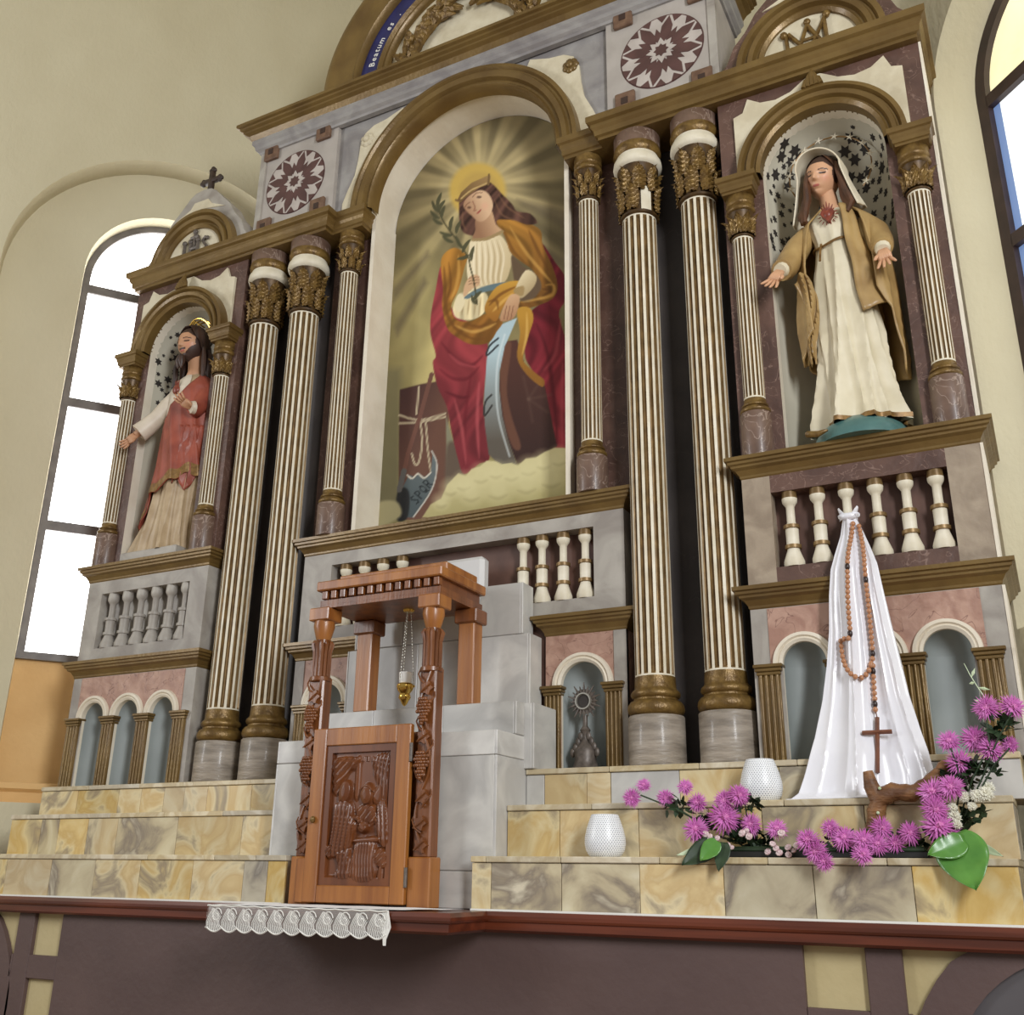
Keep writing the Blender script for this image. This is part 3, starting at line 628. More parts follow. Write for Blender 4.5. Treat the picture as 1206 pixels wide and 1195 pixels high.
def gable(T, letters, cross):
    t, cx, g, yf, YB, x0, x1 = T; zb = 3.77
    out = [(-.49, 0), (-.49, .06), (-.44, .12), (-.40, .22), (-.33, .30), (-.27, .40), (-.20, .47), (-.12, .56), (-.07, .59), (0, .60), (.07, .59), (.12, .56), (.20, .47), (.27, .40), (.33, .30), (.40, .22), (.44, .12), (.49, .06), (.49, 0)]
    MB().prism([(cx+x, zb+z) for x, z in out], -.06, .06).build('gable', 'mauve_marble' if cx > 0 else 'grey_marble_paint', t)
    MB().prism([(cx-.23, zb+.39), (cx-.10, zb+.45), (cx-.07, zb+.50), (cx+.06, zb+.50), (cx+.10, zb+.45), (cx+.23, zb+.39), (cx, zb+.43)], -.066, -.05).build('gable_panel', 'stucco_cream', t)
    MB().arch(cx, zb, [(.25, -.06), (.25, -.085), (.268, -.10), (.28, -.085), (.29, -.085), (.30, -.11), (.325, -.115), (.335, -.095), (.345, -.095), (.355, -.115), (.385, -.11), (.39, -.06)], n=36).build('arch_moulding', g, t)
    MB().prism([(cx-.255*cos(pi*i/24), zb+.255*sin(pi*i/24)) for i in range(25)], -.07, -.05).build('tympanum', 'stucco_cream', t)
    m_ = MB()
    def bar(a, b_, r=.012): m_.tube([(cx+a[0], -.082, zb+a[1]), (cx+b_[0], -.082, zb+b_[1])], r, 6)
    def ball(a, r=.02): m_.ell((cx+a[0], -.085, zb+a[1]), (r, r*.8, r), 8, 6)
    if letters == 'IHS':
        bar((-.09, .02), (-.09, .14)); ball((-.09, .15)); ball((-.09, .02))
        bar((-.035, .02), (-.035, .15)); bar((.035, .02), (.035, .15)); bar((-.035, .09), (.035, .09)); bar((0, .09), (0, .22)); bar((-.035, .18), (.035, .18)); ball((0, .225)); ball((-.035, .15)); ball((.035, .15))
        S_ = [(.125, .14), (.10, .155), (.08, .13), (.10, .10), (.12, .08), (.115, .04), (.085, .025), (.07, .045)]
        m_.tube([(cx+x, -.082, zb+z) for x, z in S_], .012, 6); ball((.125, .14), .015)
    else:
        bar((-.11, .02), (-.115, .15), .011); ball((-.125, .16), .022); bar((-.10, .16), (-.02, .03)); bar((-.06, .02), (.0, .19), .011); ball((.0, .20), .02); bar((.0, .18), (.07, .03)); bar((.01, .03), (.09, .20), .011)
        ball((.10, .21), .022); bar((.085, .19), (.09, .03), .012); bar((-.04, .09), (.05, .09), .008); ball((-.11, .02)); ball((.09, .03))
    m_.build('monogram', 'bronze_relief' if cx < 0 else 'bronze_gold', t)
    if cross:
        c = MB(); z = zb+.585
        c.bbox(cx-.018, cx+.018, -.018, .018, z, z+.215, .004).bbox(cx-.075, cx+.075, -.017, .017, z+.115, z+.15, .004)
        for x, zz in ((-.078, .1325), (.078, .1325), (0, .225)):
            for dx, dz in ((-.014, 0), (.014, 0), (0, .015), (0, -.012)): c.ell((cx+x+dx, 0, z+zz+dz), (.019, .016, .019), 8, 6)
        c.build('cross', 'dark_iron', t)
gable(TL, 'IHS', True); gable(TR, 'AM', False)

# entablature running over the shrines and the columns
for sg, lab, g in ((-1, 'gold cornice beam resting on the red-robed statue\'s shrine and columns', 'gold_paint'), (1, 'gold cornice beam resting on the ochre-mantled statue\'s shrine and columns', 'gold_paint')):
    xa, xb = sorted((sg*.955, sg*2.655)); e = thing('cornice_beam', lab, 'cornice', ((xa+xb)/2, 0, 3.632))
    child_shift(MB().sweep([(xa, .42), (xa, -.10), (xb, -.10), (xb, .42)], cornice_prof(3.632, .14, .055, 1)).build('moulding', g, e), e)
    child_shift(MB().box(xa, xb, -.099, .42, 3.633, 3.771).build('core', g, e), e)
# ================================================================ central shrine
ct = thing('central_shrine', 'broad central altar shrine with arched frame, rosette panels and round pediment', 'altar shrine')
def cpart(mb, nm, m_): return mb.build(nm, m_, ct)
yp = .03
for sg in (-1, 1):
    a, b_ = sorted((sg*.57, sg*1.0)); cx = sg*.77
    cpart(MB().archwall(a, b_, Z3, .84, [(cx, .115, Z3, .585)], yp, .42, 0, 1), 'arcade_block', ['pink_marble_paint', 'cream_paint'])
    x2 = sorted((sg*.935, sg*1.0)); cpart(MB().box(x2[0], x2[1], yp-.006, yp+.02, Z3, .838), 'corner_strip', 'grey_marble_paint')
    cpart(MB().arch(cx, .585, [(.113, yp+.01), (.113, yp-.012), (.126, yp-.022), (.136, yp-.014), (.142, yp-.024), (.156, yp-.022), (.16, yp)], n=24), 'arch_moulding', 'cream_paint')
    cpart(MB().grid(lambda u, v: (cx+.115*cos(pi*u), yp+.02+.10*sin(pi*u), Z3+(.60-Z3)*v), 12, 2).grid(lambda u, v: (cx+.115*cos(pi*u)*cos(v*pi/2), yp+.02+.10*sin(pi*u)*cos(v*pi/2), .585+.115*sin(v*pi/2)), 12, 6), 'niche_shell', 'niche_grey')
    for d in (-.16, .16): pilaster(ct, cx+d, .085, Z3, .585, yp, .54, 'gold_paint')
    cpart(MB().sweep([(a, .42 if sg > 0 else .162), (a, yp), (b_, yp), (b_, .162 if sg > 0 else .42)], cornice_prof(.838, .098, .06)), 'lower_cornice', 'gold_paint')
    # backing beside the picture, slate strip between the giant columns
    x3 = sorted((sg*.70, sg*1.02)); cpart(MB().box(x3[0], x3[1], .11, .42, ZU, 3.63), 'pier', 'mauve_marble')
    x3 = sorted((sg*1.0, sg*1.632)); cpart(MB().box(x3[0], x3[1], .16, .42, Z3, 3.63), 'slate_panel', 'slate_panel')
    x4 = sorted((sg*.672, sg*.70)); cpart(MB().box(x4[0], x4[1], .055, .30, ZU, 3.75), 'jamb', 'cream_paint')
    i0, i1 = sorted((sg*.715, sg*.953)); ip = [(i0, .2), (i0, -.035), (i1, -.035)] if sg > 0 else [(i0, -.035), (i1, -.035), (i1, .2)]
    cpart(MB().sweep(ip, cornice_prof(3.632, .14, .035, 1)).box(i0, i1, -.034, .2, 3.633, 3.77), 'impost', 'gold_paint')
cpart(MB().box(-.57, .57, yp+.02, .42, Z3, .935), 'core', 'umber_panel')
f = MB(); f.box(-1.0, -.80, yp, .42, .93, 1.465).box(.835, 1.0, yp, .42, .93, 1.465).box(-.80, .835, yp, .42, .93, 1.02).box(-.80, .835, yp, .42, 1.385, 1.465)
cpart(f, 'balustrade_frame', 'grey_marble_paint'); cpart(MB().box(-.80, .835, yp+.085, .42, 1.02, 1.385), 'balustrade_back', 'umber_panel')
for x in (-.72, -.592, -.465, -.335, .422, .531, .652, .775): link('baluster', BAL, ct, (x, yp+.035, 1.02), None, (1, 1, 1.03))
cpart(MB().sweep([(-1.0, .162), (-1.0, yp), (1.0, yp), (1.0, .162)], cornice_prof(1.458, .098, .06)), 'upper_cornice', 'gold_paint')
cpart(MB().box(-1.0, 1.0, yp, .42, 1.46, 1.553), 'pedestal_top', 'gold_paint')
# arch over the picture
cpart(MB().archwall(-1.0, 1.0, 3.75, 4.62, [(0, .68, 3.75, 3.75)], .012, .32, 0, 1, 48), 'arch_wall', ['lilac_marble_paint', 'cream_paint'])
cpart(MB().arch(0, 3.75, [(.655, .05), (.655, -.03), (.672, -.05), (.685, -.035), (.70, -.035), (.712, -.06), (.745, -.068), (.755, -.05), (.768, -.05), (.78, -.066), (.805, -.06), (.815, .03)], n=56), 'arch_moulding', 'gold_paint')
for sg in (-1, 1):
    arc = [(sg*.805*cos(a), 3.75+.805*sin(a)) for a in np.linspace(.03, 1.0, 14)]
    outer = [(.47, 4.50), (.60, 4.455), (.70, 4.44), (.765, 4.40), (.80, 4.32), (.81, 4.20), (.83, 4.08), (.88, 3.97), (.915, 3.88), (.915, 3.785)]
    p = arc+[(sg*x, z) for x, z in outer]
    cpart(MB().prism(p if sg < 0 else p[::-1], -.004, .02), 'spandrel', 'stucco_cream')
    bz = MB(); bx = sg*.745; z0 = 4.335
    for k in range(7):
        a = 2*pi*k/7; bz.ell((bx+.03*cos(a), .0, z0+.03*sin(a)), (.026, .022, .026), 8, 6)
    bz.ell((bx, -.015, z0), (.026, .024, .026), 8, 6)
    cpart(bz, 'rose_boss', 'stucco_cream' if sg < 0 else 'gold_paint')
    # rosette panel
    a, b_ = sorted((sg*.985, sg*1.65)); yr = -.02
    cpart(MB().box(a, b_, yr, .42, 3.772, 4.60), 'rosette_panel', 'rosette_ground')
    x5 = sorted((sg*1.605, sg*1.652)); cpart(MB().box(x5[0], x5[1], yr-.012, yr+.02, 3.775, 4.60), 'edge_strip', 'grey_marble_paint')
    rx, rz = sg*1.325, 4.185
    def disc(R, y, n=48): return [(rx+R*cos(2*pi*i/n), rz+R*sin(2*pi*i/n)) for i in range(n)]
    ro = cpart(MB().prism(disc(.252, 0), yr-.002, yr), 'rosette', 'rosette_dark')
    MB().prism(disc(.244, 0), yr-.004, yr-.001).build('rosette_field', 'rosette_light', ro)
    def rp(r, a): return (rx+r*sin(a), rz+r*cos(a))
    for k in range(8):
        a = 2*pi*k/8+.25
        MB().prism([rp(.06, a), rp(.12, a-.27), rp(.175, a-.19), rp(.24, a), rp(.175, a+.19), rp(.12, a+.27)], yr-.007, yr-.003).build('petal', 'rosette_dark', ro)
        a2 = a+pi/8
        MB().prism([rp(.05, a2), rp(.10, a2-.30), rp(.168, a2), rp(.10, a2+.30)], yr-.0062, yr-.003).build('petal', 'rosette_dark', ro)
        for d in (-.20, .20): MB().prism([rp(.246, a2+d-.13), rp(.247, a2+d), rp(.246, a2+d+.13), rp(.200, a2+d)], yr-.006, yr-.003).build('rim_tooth', 'rosette_dark', ro)
    st = []
    for k in range(16): st.append(rp(.092 if k % 2 == 0 else .056, 2*pi*k/16))
    MB().prism(st, yr-.010, yr-.004).build('star', 'rosette_light', ro)
    st = []
    for k in range(16): st.append(rp(.046 if k % 2 == 0 else .032, 2*pi*k/16))
    MB().prism(st, yr-.012, yr-.005).build('star', 'rosette_dark', ro)
    for x, z in ((1.10, 4.515), (1.555, 4.505), (1.10, 3.90), (1.555, 3.88)):
        x *= sg; so = cpart(MB().bbox(x-.06, x+.06, yr-.028, yr, z-.064, z+.064, .006), 'square_stud', 'stud_brown')
        MB().box(x-.02, x+.02, yr-.031, yr-.02, z-.022, z+.022).build('stud_boss', 'stud_dark', so)
# frieze and main cornice
cpart(MB().sweep([(-1.66, .42), (-1.66, -.03), (1.66, -.03), (1.66, .42)], [(-.03, 4.52), (.004, 4.52), (.01, 4.535), (.03, 4.55), (.034, 4.575), (.05, 4.59), (.05, 4.62), (-.03, 4.62)]), 'frieze', 'lilac_marble_paint')
cpart(MB().box(-1.655, 1.655, -.026, .42, 4.535, 4.73), 'cornice_core', 'lilac_marble_paint')
cpart(MB().sweep([(-1.70, .42), (-1.70, -.06), (1.70, -.06), (1.70, .42)], cornice_prof(4.61, .125, .10)), 'main_cornice', 'gold_paint')
# round pediment
zc = 4.79
cpart(MB().arch(0, zc, [(.62, .02), (.62, -.01), (.64, -.03), (.655, -.02), (.665, -.02), (.68, -.045), (.70, -.03), (.70, -.005), (.85, -.005), (.85, -.03), (.87, -.06), (.885, -.045), (.90, -.045), (.93, -.055), (1.0, -.05), (1.03, -.06), (1.05, -.075), (1.08, -.075), (1.115, -.06), (1.12, .02), (1.12, .40)], n=64,
    mis=[0]*7+[1]+[0]*12), 'pediment_arch', ['gold_paint', 'blue_band'])
cpart(MB().prism([(-1.11*cos(pi*i/48), zc+1.11*sin(pi*i/48)) for i in range(49)], .018, .40), 'pediment_wall', 'stucco_cream')
for sg in (-1, 1):
    g = MB(); rg = random.Random(3)
    for k in range(70):
        t_ = k/70; a = .08+t_*1.25; R_ = .45+.05*sin(k*1.3)
        c = (sg*(R_*cos(a)), 0, zc+R_*sin(a)); an = rg.uniform(-.9, .9)+a+pi/2
        d = Vector((cos(an)*sg, -.25, sin(an)))*.085
        g.tube([c, (c[0]+d.x*.6, c[1]+d.y*.6-.012, c[2]+d.z*.6), (c[0]+d.x*1.3, c[1]+d.y, c[2]+d.z*1.3)], [.016, .026, .005], 5)
    cpart(g, 'wheat_garland', 'bronze_gold')
g = MB()
for k in range(8): a = 2*pi*k/8; g.ell((.035*cos(a), -.01, zc+.50+.035*sin(a)), (.028, .02, .028), 8, 6)
cpart(g, 'garland_knot', 'blue_band')
def text_mesh(ch, size):
    cu = bpy.data.curves.new('txt', 'FONT'); cu.body = ch; cu.size = size; cu.align_x = 'CENTER'; cu.extrude = .0015; cu.resolution_u = 2
    o = bpy.data.objects.new('txt', cu); COL.objects.link(o); bpy.context.view_layer.update()
    me = bpy.data.meshes.new_from_object(o.evaluated_get(bpy.context.evaluated_depsgraph_get())); bpy.data.objects.remove(o); bpy.data.curves.remove(cu)
    me.materials.clear(); me.materials.append(MATS['letter_white']); return me
txt = ': Beatum  es  .'; ang = radians(174.0)
for ch in txt:
    adv = {'m': .056, ' ': .026, ':': .05, '.': .03, 't': .03, 'B': .048}.get(ch, .037)
    ang -= adv/2/.765
    if ch != ' ':
        o = link('letter', text_mesh(ch, .066), ct, (.752*cos(ang), -.008, zc+.752*sin(ang))); o.rotation_euler = (pi/2, -(ang-pi/2), 0)
    ang -= adv/2/.765

# ---------------------------------------------------------------- the picture: pigment laid down on a fine canvas grid
def catmull(P, k=4, closed=True):
    P = np.array(P, float); n = len(P); out = []
    rng = range(n) if closed else range(n-1)
    for i in rng:
        p0, p1, p2, p3 = (P[(i-1) % n], P[i], P[(i+1) % n], P[(i+2) % n]) if closed else (P[max(i-1, 0)], P[i], P[i+1], P[min(i+2, n-1)])
        for t in np.arange(k)/k: out.append(.5*((2*p1)+(-p0+p2)*t+(2*p0-5*p1+4*p2-p3)*t*t+(-p0+3*p1-3*p2+p3)*t**3))
    if not closed: out.append(P[-1])
    return np.array(out)
def seg_dist(X, Y, P, closed):
    d = np.full(X.shape, 1e9); n = len(P); tt = np.zeros(X.shape)
    for i in range(n if closed else n-1):
        a, b_ = P[i], P[(i+1) % n]; v = b_-a; l2 = max(v@v, 1e-9); t = np.clip(((X-a[0])*v[0]+(Y-a[1])*v[1])/l2, 0, 1)
        q = np.hypot(X-a[0]-t*v[0], Y-a[1]-t*v[1]); k = q < d; d[k] = q[k]; tt[k] = ((i+t)/max(1, n-1))[k]
    return d, tt
def inside(X, Y, P):
    r = np.zeros(X.shape, bool); n = len(P)
    for i in range(n):
        (x1, y1), (x2, y2) = P[i], P[(i+1) % n]
        if y1 == y2: continue
        r ^= ((y1 > Y) != (y2 > Y)) & (X < (x2-x1)*(Y-y1)/(y2-y1)+x1)
    return r
class Canvas:
    def __init__(s, X, Y, col): s.X, s.Y = X, Y; s.C = col
    def _sub(s, P, pad):
        return np.where((s.X > P[:, 0].min()-pad) & (s.X < P[:, 0].max()+pad) & (s.Y > P[:, 1].min()-pad) & (s.Y < P[:, 1].max()+pad))[0]
    def mask(s, P, soft):
        k = s._sub(P, soft*2); x, y = s.X[k], s.Y[k]; d, _ = seg_dist(x, y, P, True); ins = inside(x, y, P)
        return k, np.clip(.5+np.where(ins, d, -d)/soft, 0, 1), np.where(ins, d, 0)
    def poly(s, P, col, soft=5, col2=None, g=None, smooth=True, alpha=1.0, edge=0, folds=None):
        P = catmull(P) if smooth else np.array(P, float); k, a, d = s.mask(P, soft); c = np.tile(np.array(col, float), (len(k), 1))
        if col2 is not None:
            (x0, y0), (x1, y1) = g; vx, vy = x1-x0, y1-y0
            t = np.clip(((s.X[k]-x0)*vx+(s.Y[k]-y0)*vy)/(vx*vx+vy*vy), 0, 1)[:, None]; c = c*(1-t)+np.array(col2, float)*t
        if edge: c *= (1-.38*np.exp(-d/edge))[:, None]
        if folds:
            kx, ky, amp, wob = folds; ph = s.X[k]*kx+s.Y[k]*ky+wob*np.sin(s.Y[k]*.011+s.X[k]*.006)
            c *= (1+amp*np.sin(ph)+amp*.5*np.sin(ph*2.3+1.1))[:, None]
        s.C[k] = s.C[k]*(1-a[:, None]*alpha)+c*a[:, None]*alpha
    def stroke(s, P, wd, col, alpha=1.0, soft=3, taper=False, smooth=True):
        P = catmull(P, 5, False) if smooth else np.array(P, float); k = s._sub(P, wd+soft*2); d, t = seg_dist(s.X[k], s.Y[k], P, False)
        w_ = wd*(np.sin(np.clip(t, 0, 1)*pi)**.7 if taper else 1.0)
        a = (np.clip(.5+(w_-d)/soft, 0, 1)*alpha)[:, None]; s.C[k] = s.C[k]*(1-a)+np.array(col, float)*a
YP = .285; HW = .676; ZB = ZU; ZS = 3.75
NX, NZ = 190, 400
xs = np.linspace(-HW, HW, NX+1); zz0 = np.linspace(0, 1, NZ+1)
GX = np.tile(xs, (NZ+1, 1)); top = ZS+np.sqrt(np.maximum(0, HW**2-xs**2)); GZ = ZB+zz0[:, None]*(top-ZB)[None, :]
Pw = np.stack([GX.ravel(), np.full(GX.size, YP), GZ.ravel()], 1)
D = Pw-CAM; dz = D@FW; QX = (IW/2+FOC*(D@RT)/dz-430)*4.467; QY = (IH/2-FOC*(D@UP)/dz-170)*4.467
base = np.zeros((len(QX), 3)); hx, hy = 605, 215
r_ = np.hypot(QX-hx, QY-hy); th = np.arctan2(QY-hy, QX-hx)
glow = np.exp(-(r_/330)**1.3); low = np.clip((QY-500)/900, 0, 1)
base = np.array([88, 78, 54.])*(1-glow[:, None])+np.array([206, 184, 128.])*glow[:, None]
base = base*(1-.8*low[:, None])+np.array([160, 146, 88.])*.8*low[:, None]
gl2 = np.exp(-((QX-330)/190)**2-((QY-980)/420)**2)[:, None]; base = base*(1-.8*gl2)+np.array([196, 178, 112.])*.8*gl2
rays = np.clip(np.sin(th*13+.6)+.5*np.sin(th*29+2), -1, 1)*np.clip((r_-100)/160, 0, 1)*np.exp(-r_/900)
base *= (1-.26*rays)[:, None]
base *= (1+.04*np.sin(QX*.031+np.sin(QY*.017)*2)*np.sin(QY*.023))[:, None]
cv = Canvas(QX, QY, base); OY = 1027
def lo(P): return [(x, y+OY) for x, y in P]
circ = lambda x, y, r, n=20, ry=None: [(x+r*cos(2*pi*i/n), y+(ry or r)*sin(2*pi*i/n)) for i in range(n)]
for p in ([(140, 760), (330, 560), (340, 590), (150, 830)], [(150, 960), (310, 700), (330, 730), (170, 1010)], [(800, 290), (1060, 350), (1060, 440), (830, 320)], [(900, 520), (1050, 600), (1050, 660), (930, 580)]): cv.poly(p, (92, 80, 62), 30, smooth=False, alpha=.55)
cv.poly(circ(592, 245, 148), (204, 166, 70), 26, alpha=.85); cv.poly(circ(600, 250, 105), (180, 146, 74), 30, alpha=.6)
# column, trunk and axe on the left
cv.poly(lo([(60, 150), (190, 150), (185, 950), (40, 980)]), (112, 104, 74), 50, (84, 80, 64), ((150, 1100), (150, 2000)), smooth=False, alpha=.7)
cv.poly(lo([(182, 262), (300, 232), (390, 218), (440, 380), (430, 950), (175, 950), (178, 500)]), (66, 42, 40), 6, (104, 70, 56), ((185, 1300), (420, 1400)), smooth=False)
cv.poly(lo([(425, 400), (470, 560), (500, 720), (430, 820)]), (128, 124, 98), 8, smooth=False); cv.poly(lo([(430, 560), (490, 560), (520, 720), (430, 820)]), (96, 80, 66), 20)
for p in ([(180, 398), (290, 422), (420, 388)], [(180, 440), (300, 432), (420, 405)], [(282, 250), (276, 330), (270, 390)], [(292, 440), (300, 540), (284, 640), (262, 655), (246, 600)], [(320, 440), (330, 580), (345, 690)]):
    cv.stroke(lo(p), 5.5, (182, 164, 132)); cv.stroke(lo(p), 2, (110, 92, 72), .5)
cv.poly(lo([(200, 770), (232, 712), (262, 722), (280, 700), (310, 722), (345, 700), (356, 590), (375, 640), (376, 720), (330, 830), (250, 935), (190, 935), (215, 850)]), (96, 104, 104), 5, (70, 80, 82), ((360, 1700), (200, 1900)), smooth=False)
cv.stroke(lo([(350, 585), (378, 660), (350, 790), (255, 932)]), 4, (176, 170, 158)); cv.stroke(lo([(222, 712), (248, 730), (278, 705), (310, 728), (346, 698)]), 4, (196, 188, 170))
cv.poly(lo([(170, 800), (215, 780), (235, 830), (220, 940), (165, 945)]), (40, 40, 40), 10)
cv.stroke(lo([(350, 182), (290, 400), (225, 600), (205, 700)]), 11, (108, 70, 58), smooth=False); cv.stroke(lo([(205, 690), (180, 790)]), 14, (88, 84, 80), smooth=False)
def glyph(strokes, ox, oy, sx, sy, an):
    for s_ in strokes:
        cv.stroke([(ox+(x*sx)*cos(an)-(y*sy)*sin(an), oy+(x*sx)*sin(an)+(y*sy)*cos(an)) for x, y in s_], 3.2, (34, 38, 40), .9, 2, smooth=False)
an = radians(-52)
G = {'S': [[(1, .1), (.5, 0), (0, .22), (.5, .5), (1, .75), (.5, 1), (0, .9)]], 'P': [[(.1, 1), (.1, 0), (.8, .05), (.95, .28), (.8, .5), (.1, .5)]], 'Q': [[(.5, 0), (0, .3), (0, .7), (.5, 1), (1, .7), (1, .3), (.5, 0)], [(.6, .7), (1, 1.1)]], 'R': [[(.1, 1), (.1, 0), (.8, .05), (.95, .28), (.8, .5), (.1, .5)], [(.45, .5), (1, 1)]]}
for i, c in enumerate('SPQR'):
    glyph(G[c], 236+i*36*cos(an), 838+OY+i*36*sin(an), 24, 46, an)
# cloak, wheel, robe
cv.poly([(400, 640), (372, 760), (346, 900), (345, 1000), (372, 1110), (356, 1150), (380, 1270), (430, 1380), (452, 1500), (490, 1660), (522, 1735), (600, 1680), (655, 1650), (642, 1500), (622, 1370), (645, 1060), (600, 960), (480, 900), (430, 780)], (158, 58, 62), 5, (118, 40, 46), ((600, 1000), (360, 1300)), folds=(.045, .012, .09, 4))
for p, c, a in (([(400, 1040), (480, 1130), (560, 1160), (620, 1110)], (96, 26, 34), .7), ([(390, 1180), (460, 1230), (540, 1230), (600, 1170)], (96, 26, 34), .6), ([(420, 1300), (500, 1330), (550, 1325)], (88, 24, 32), .7), ([(560, 1200), (530, 1400), (520, 1690)], (104, 28, 36), .6), ([(600, 1250), (590, 1450), (600, 1650)], (192, 84, 88), .6), ([(470, 1340), (510, 1500), (530, 1680)], (190, 84, 86), .55), ([(440, 1100), (500, 1150), (580, 1170)], (190, 82, 86), .5)): cv.stroke(p, 9, c, a, 12, True)
cv.poly([(930, 520), (1000, 620), (1052, 700), (1052, 820), (1020, 900), (1070, 1120), (1075, 1640), (1000, 1600), (962, 1400), (930, 1280), (880, 1190), (840, 1100), (860, 900), (960, 800), (960, 640)], (104, 28, 38), 5, (132, 40, 48), ((900, 900), (1060, 1300)), folds=(.045, .006, .12, 4))
for p, c, a in (([(900, 940), (960, 1100), (1000, 1400), (1010, 1580)], (84, 22, 30), .7), ([(1030, 920), (1000, 1100), (940, 1190)], (176, 70, 76), .5), ([(1040, 1150), (1035, 1400), (1040, 1600)], (172, 66, 72), .5)): cv.stroke(p, 10, c, a, 14, True)
cv.poly(lo([(735, 10), (800, 0), (840, 130), (945, 240), (1010, 560), (900, 620), (800, 655), (755, 540), (712, 380), (705, 230), (715, 100)]), (84, 52, 44), 6, (60, 40, 36), ((780, 1100), (900, 1600)), smooth=False)
cv.poly(lo([(720, 60), (770, 20), (745, 250), (770, 400), (820, 560), (780, 570), (735, 440), (712, 250)]), (112, 72, 54), 10, alpha=.8)
for a in (-.9, -.5, -.1, .3, .7): cv.stroke([(860, 1340), (860+120*cos(a*2), 1340+120*sin(a*2))], 7, (104, 78, 66), .28, 14, smooth=False)
cv.poly([(680, 962), (800, 912), (745, 1040), (735, 1060), (706, 1200), (705, 1290), (722, 1430), (752, 1550), (800, 1690), (700, 1680), (650, 1630), (630, 1480), (624, 1360), (640, 1130), (650, 1060)], (166, 188, 194), 5, (92, 84, 74), ((700, 1100), (720, 1560)), smooth=False)
cv.stroke([(735, 1000), (700, 1130), (690, 1290), (705, 1450), (760, 1640)], 5, (206, 216, 216), .6, 6); cv.stroke([(700, 1020), (655, 1060), (640, 1110), (700, 1055)], 5, (50, 54, 58), .9); cv.stroke(lo([(665, 290), (632, 330), (628, 400), (668, 345)]), 5, (52, 50, 48), .9)
cv.poly([(560, 505), (640, 500), (705, 478), (745, 520), (775, 590), (765, 650), (732, 725), (640, 748), (560, 770), (535, 660), (545, 560)], (226, 208, 168), 5, (196, 174, 130), ((600, 560), (770, 640)))
for i in range(11):
    t = i/10; cv.stroke([(575+t*130, 520-t*20), (570+t*160, 600-t*10), (575+t*140, 700-t*5), (590+t*125, 745-t*12)], 4, (168, 142, 100) if i % 2 else (240, 226, 194), .65, 6, True)
# ochre cloak over the shoulders
cv.poly([(685, 405), (740, 392), (850, 412), (922, 452), (935, 530), (985, 640), (1012, 735), (1000, 795), (950, 832), (850, 862), (800, 845), (880, 770), (905, 720), (880, 660), (800, 600), (760, 560), (735, 480)], (164, 112, 42), 5, (112, 72, 28), ((760, 420), (980, 760)), folds=(.05, -.03, .12, 3))
cv.poly([(770, 585), (830, 640), (905, 690), (925, 760), (860, 830), (800, 800), (780, 690)], (98, 78, 58), 8); 
for p, c, a in (([(760, 430), (840, 560), (940, 680), (985, 730)], (208, 156, 72), .6), ([(860, 450), (910, 560), (970, 670)], (108, 66, 26), .7), ([(720, 430), (780, 560), (860, 640)], (112, 70, 28), .7), ([(950, 740), (990, 740), (985, 790), (900, 815), (820, 830)], (214, 160, 72), .6), ([(930, 760), (970, 770), (930, 800)], (92, 58, 26), .7)): cv.stroke(p, 9, c, a, 10, True)
cv.poly([(398, 620), (430, 562), (482, 545), (535, 590), (522, 650), (492, 760), (452, 855), (482, 922), (560, 928), (640, 890), (722, 930), (692, 985), (650, 1042), (560, 1052), (480, 1012), (430, 962), (405, 850), (410, 760)], (172, 116, 42), 5, (126, 80, 30), ((420, 600), (640, 1040)), folds=(.05, .04, .12, 3))
for p, c, a in (([(440, 620), (450, 740), (425, 860), (470, 960), (560, 1020), (640, 1020)], (112, 68, 26), .75), ([(490, 580), (490, 700), (450, 830)], (214, 158, 70), .6), ([(470, 950), (560, 985), (640, 965), (690, 940)], (222, 170, 82), .6), ([(415, 640), (420, 760), (415, 880)], (100, 60, 24), .6), ([(520, 940), (600, 960), (640, 940)], (112, 68, 26), .7)): cv.stroke(p, 9, c, a, 10, True)
cv.poly([(462, 862), (490, 790), (530, 775), (600, 765), (645, 800), (625, 885), (560, 922), (482, 912)], (212, 194, 148), 5, folds=(.08, -.02, .1, 2)); 
for x in (520, 550, 585, 610): cv.stroke([(x, 800), (x-12, 900)], 4, (150, 122, 80), .6, 6, True)
cv.poly([(470, 860), (485, 795), (515, 790), (525, 830), (500, 880)], (222, 206, 164), 5)
cv.poly([(525, 800), (610, 752), (745, 722), (725, 752), (600, 785), (540, 812)], (96, 116, 120), 4)
cv.poly([(630, 850), (690, 750), (790, 716), (835, 742), (800, 790), (730, 850), (690, 930), (645, 900)], (196, 144, 52), 5, (156, 100, 36), ((680, 740), (700, 920)))
for p, c, a in (([(650, 850), (710, 790), (800, 745)], (120, 74, 28), .8), ([(670, 880), (720, 830), (780, 780)], (228, 178, 88), .6), ([(645, 830), (690, 820), (700, 870)], (116, 72, 28), .7)): cv.stroke(p, 8, c, a, 8, True)
cv.poly([(800, 870), (862, 858), (886, 915), (862, 1000), (832, 1110), (840, 1150), (900, 1205), (942, 1240), (930, 1275), (850, 1210), (800, 1120), (815, 990)], (184, 134, 46), 5, (140, 92, 34), ((820, 900), (880, 1200)))
cv.stroke([(850, 880), (850, 1000), (825, 1110)], 7, (224, 178, 92), .6, 8, True)
cv.poly([(790, 760), (845, 662), (900, 690), (890, 745), (832, 805), (805, 800)], (216, 198, 156), 5, (170, 146, 104), ((820, 690), (890, 760))); cv.poly([(785, 760), (835, 745), (830, 795), (790, 790)], (160, 132, 84), 4)
cv.poly([(722, 870), (765, 792), (812, 800), (802, 870), (775, 918), (712, 928)], (206, 164, 122), 5, (170, 122, 86), ((740, 800), (800, 910)))
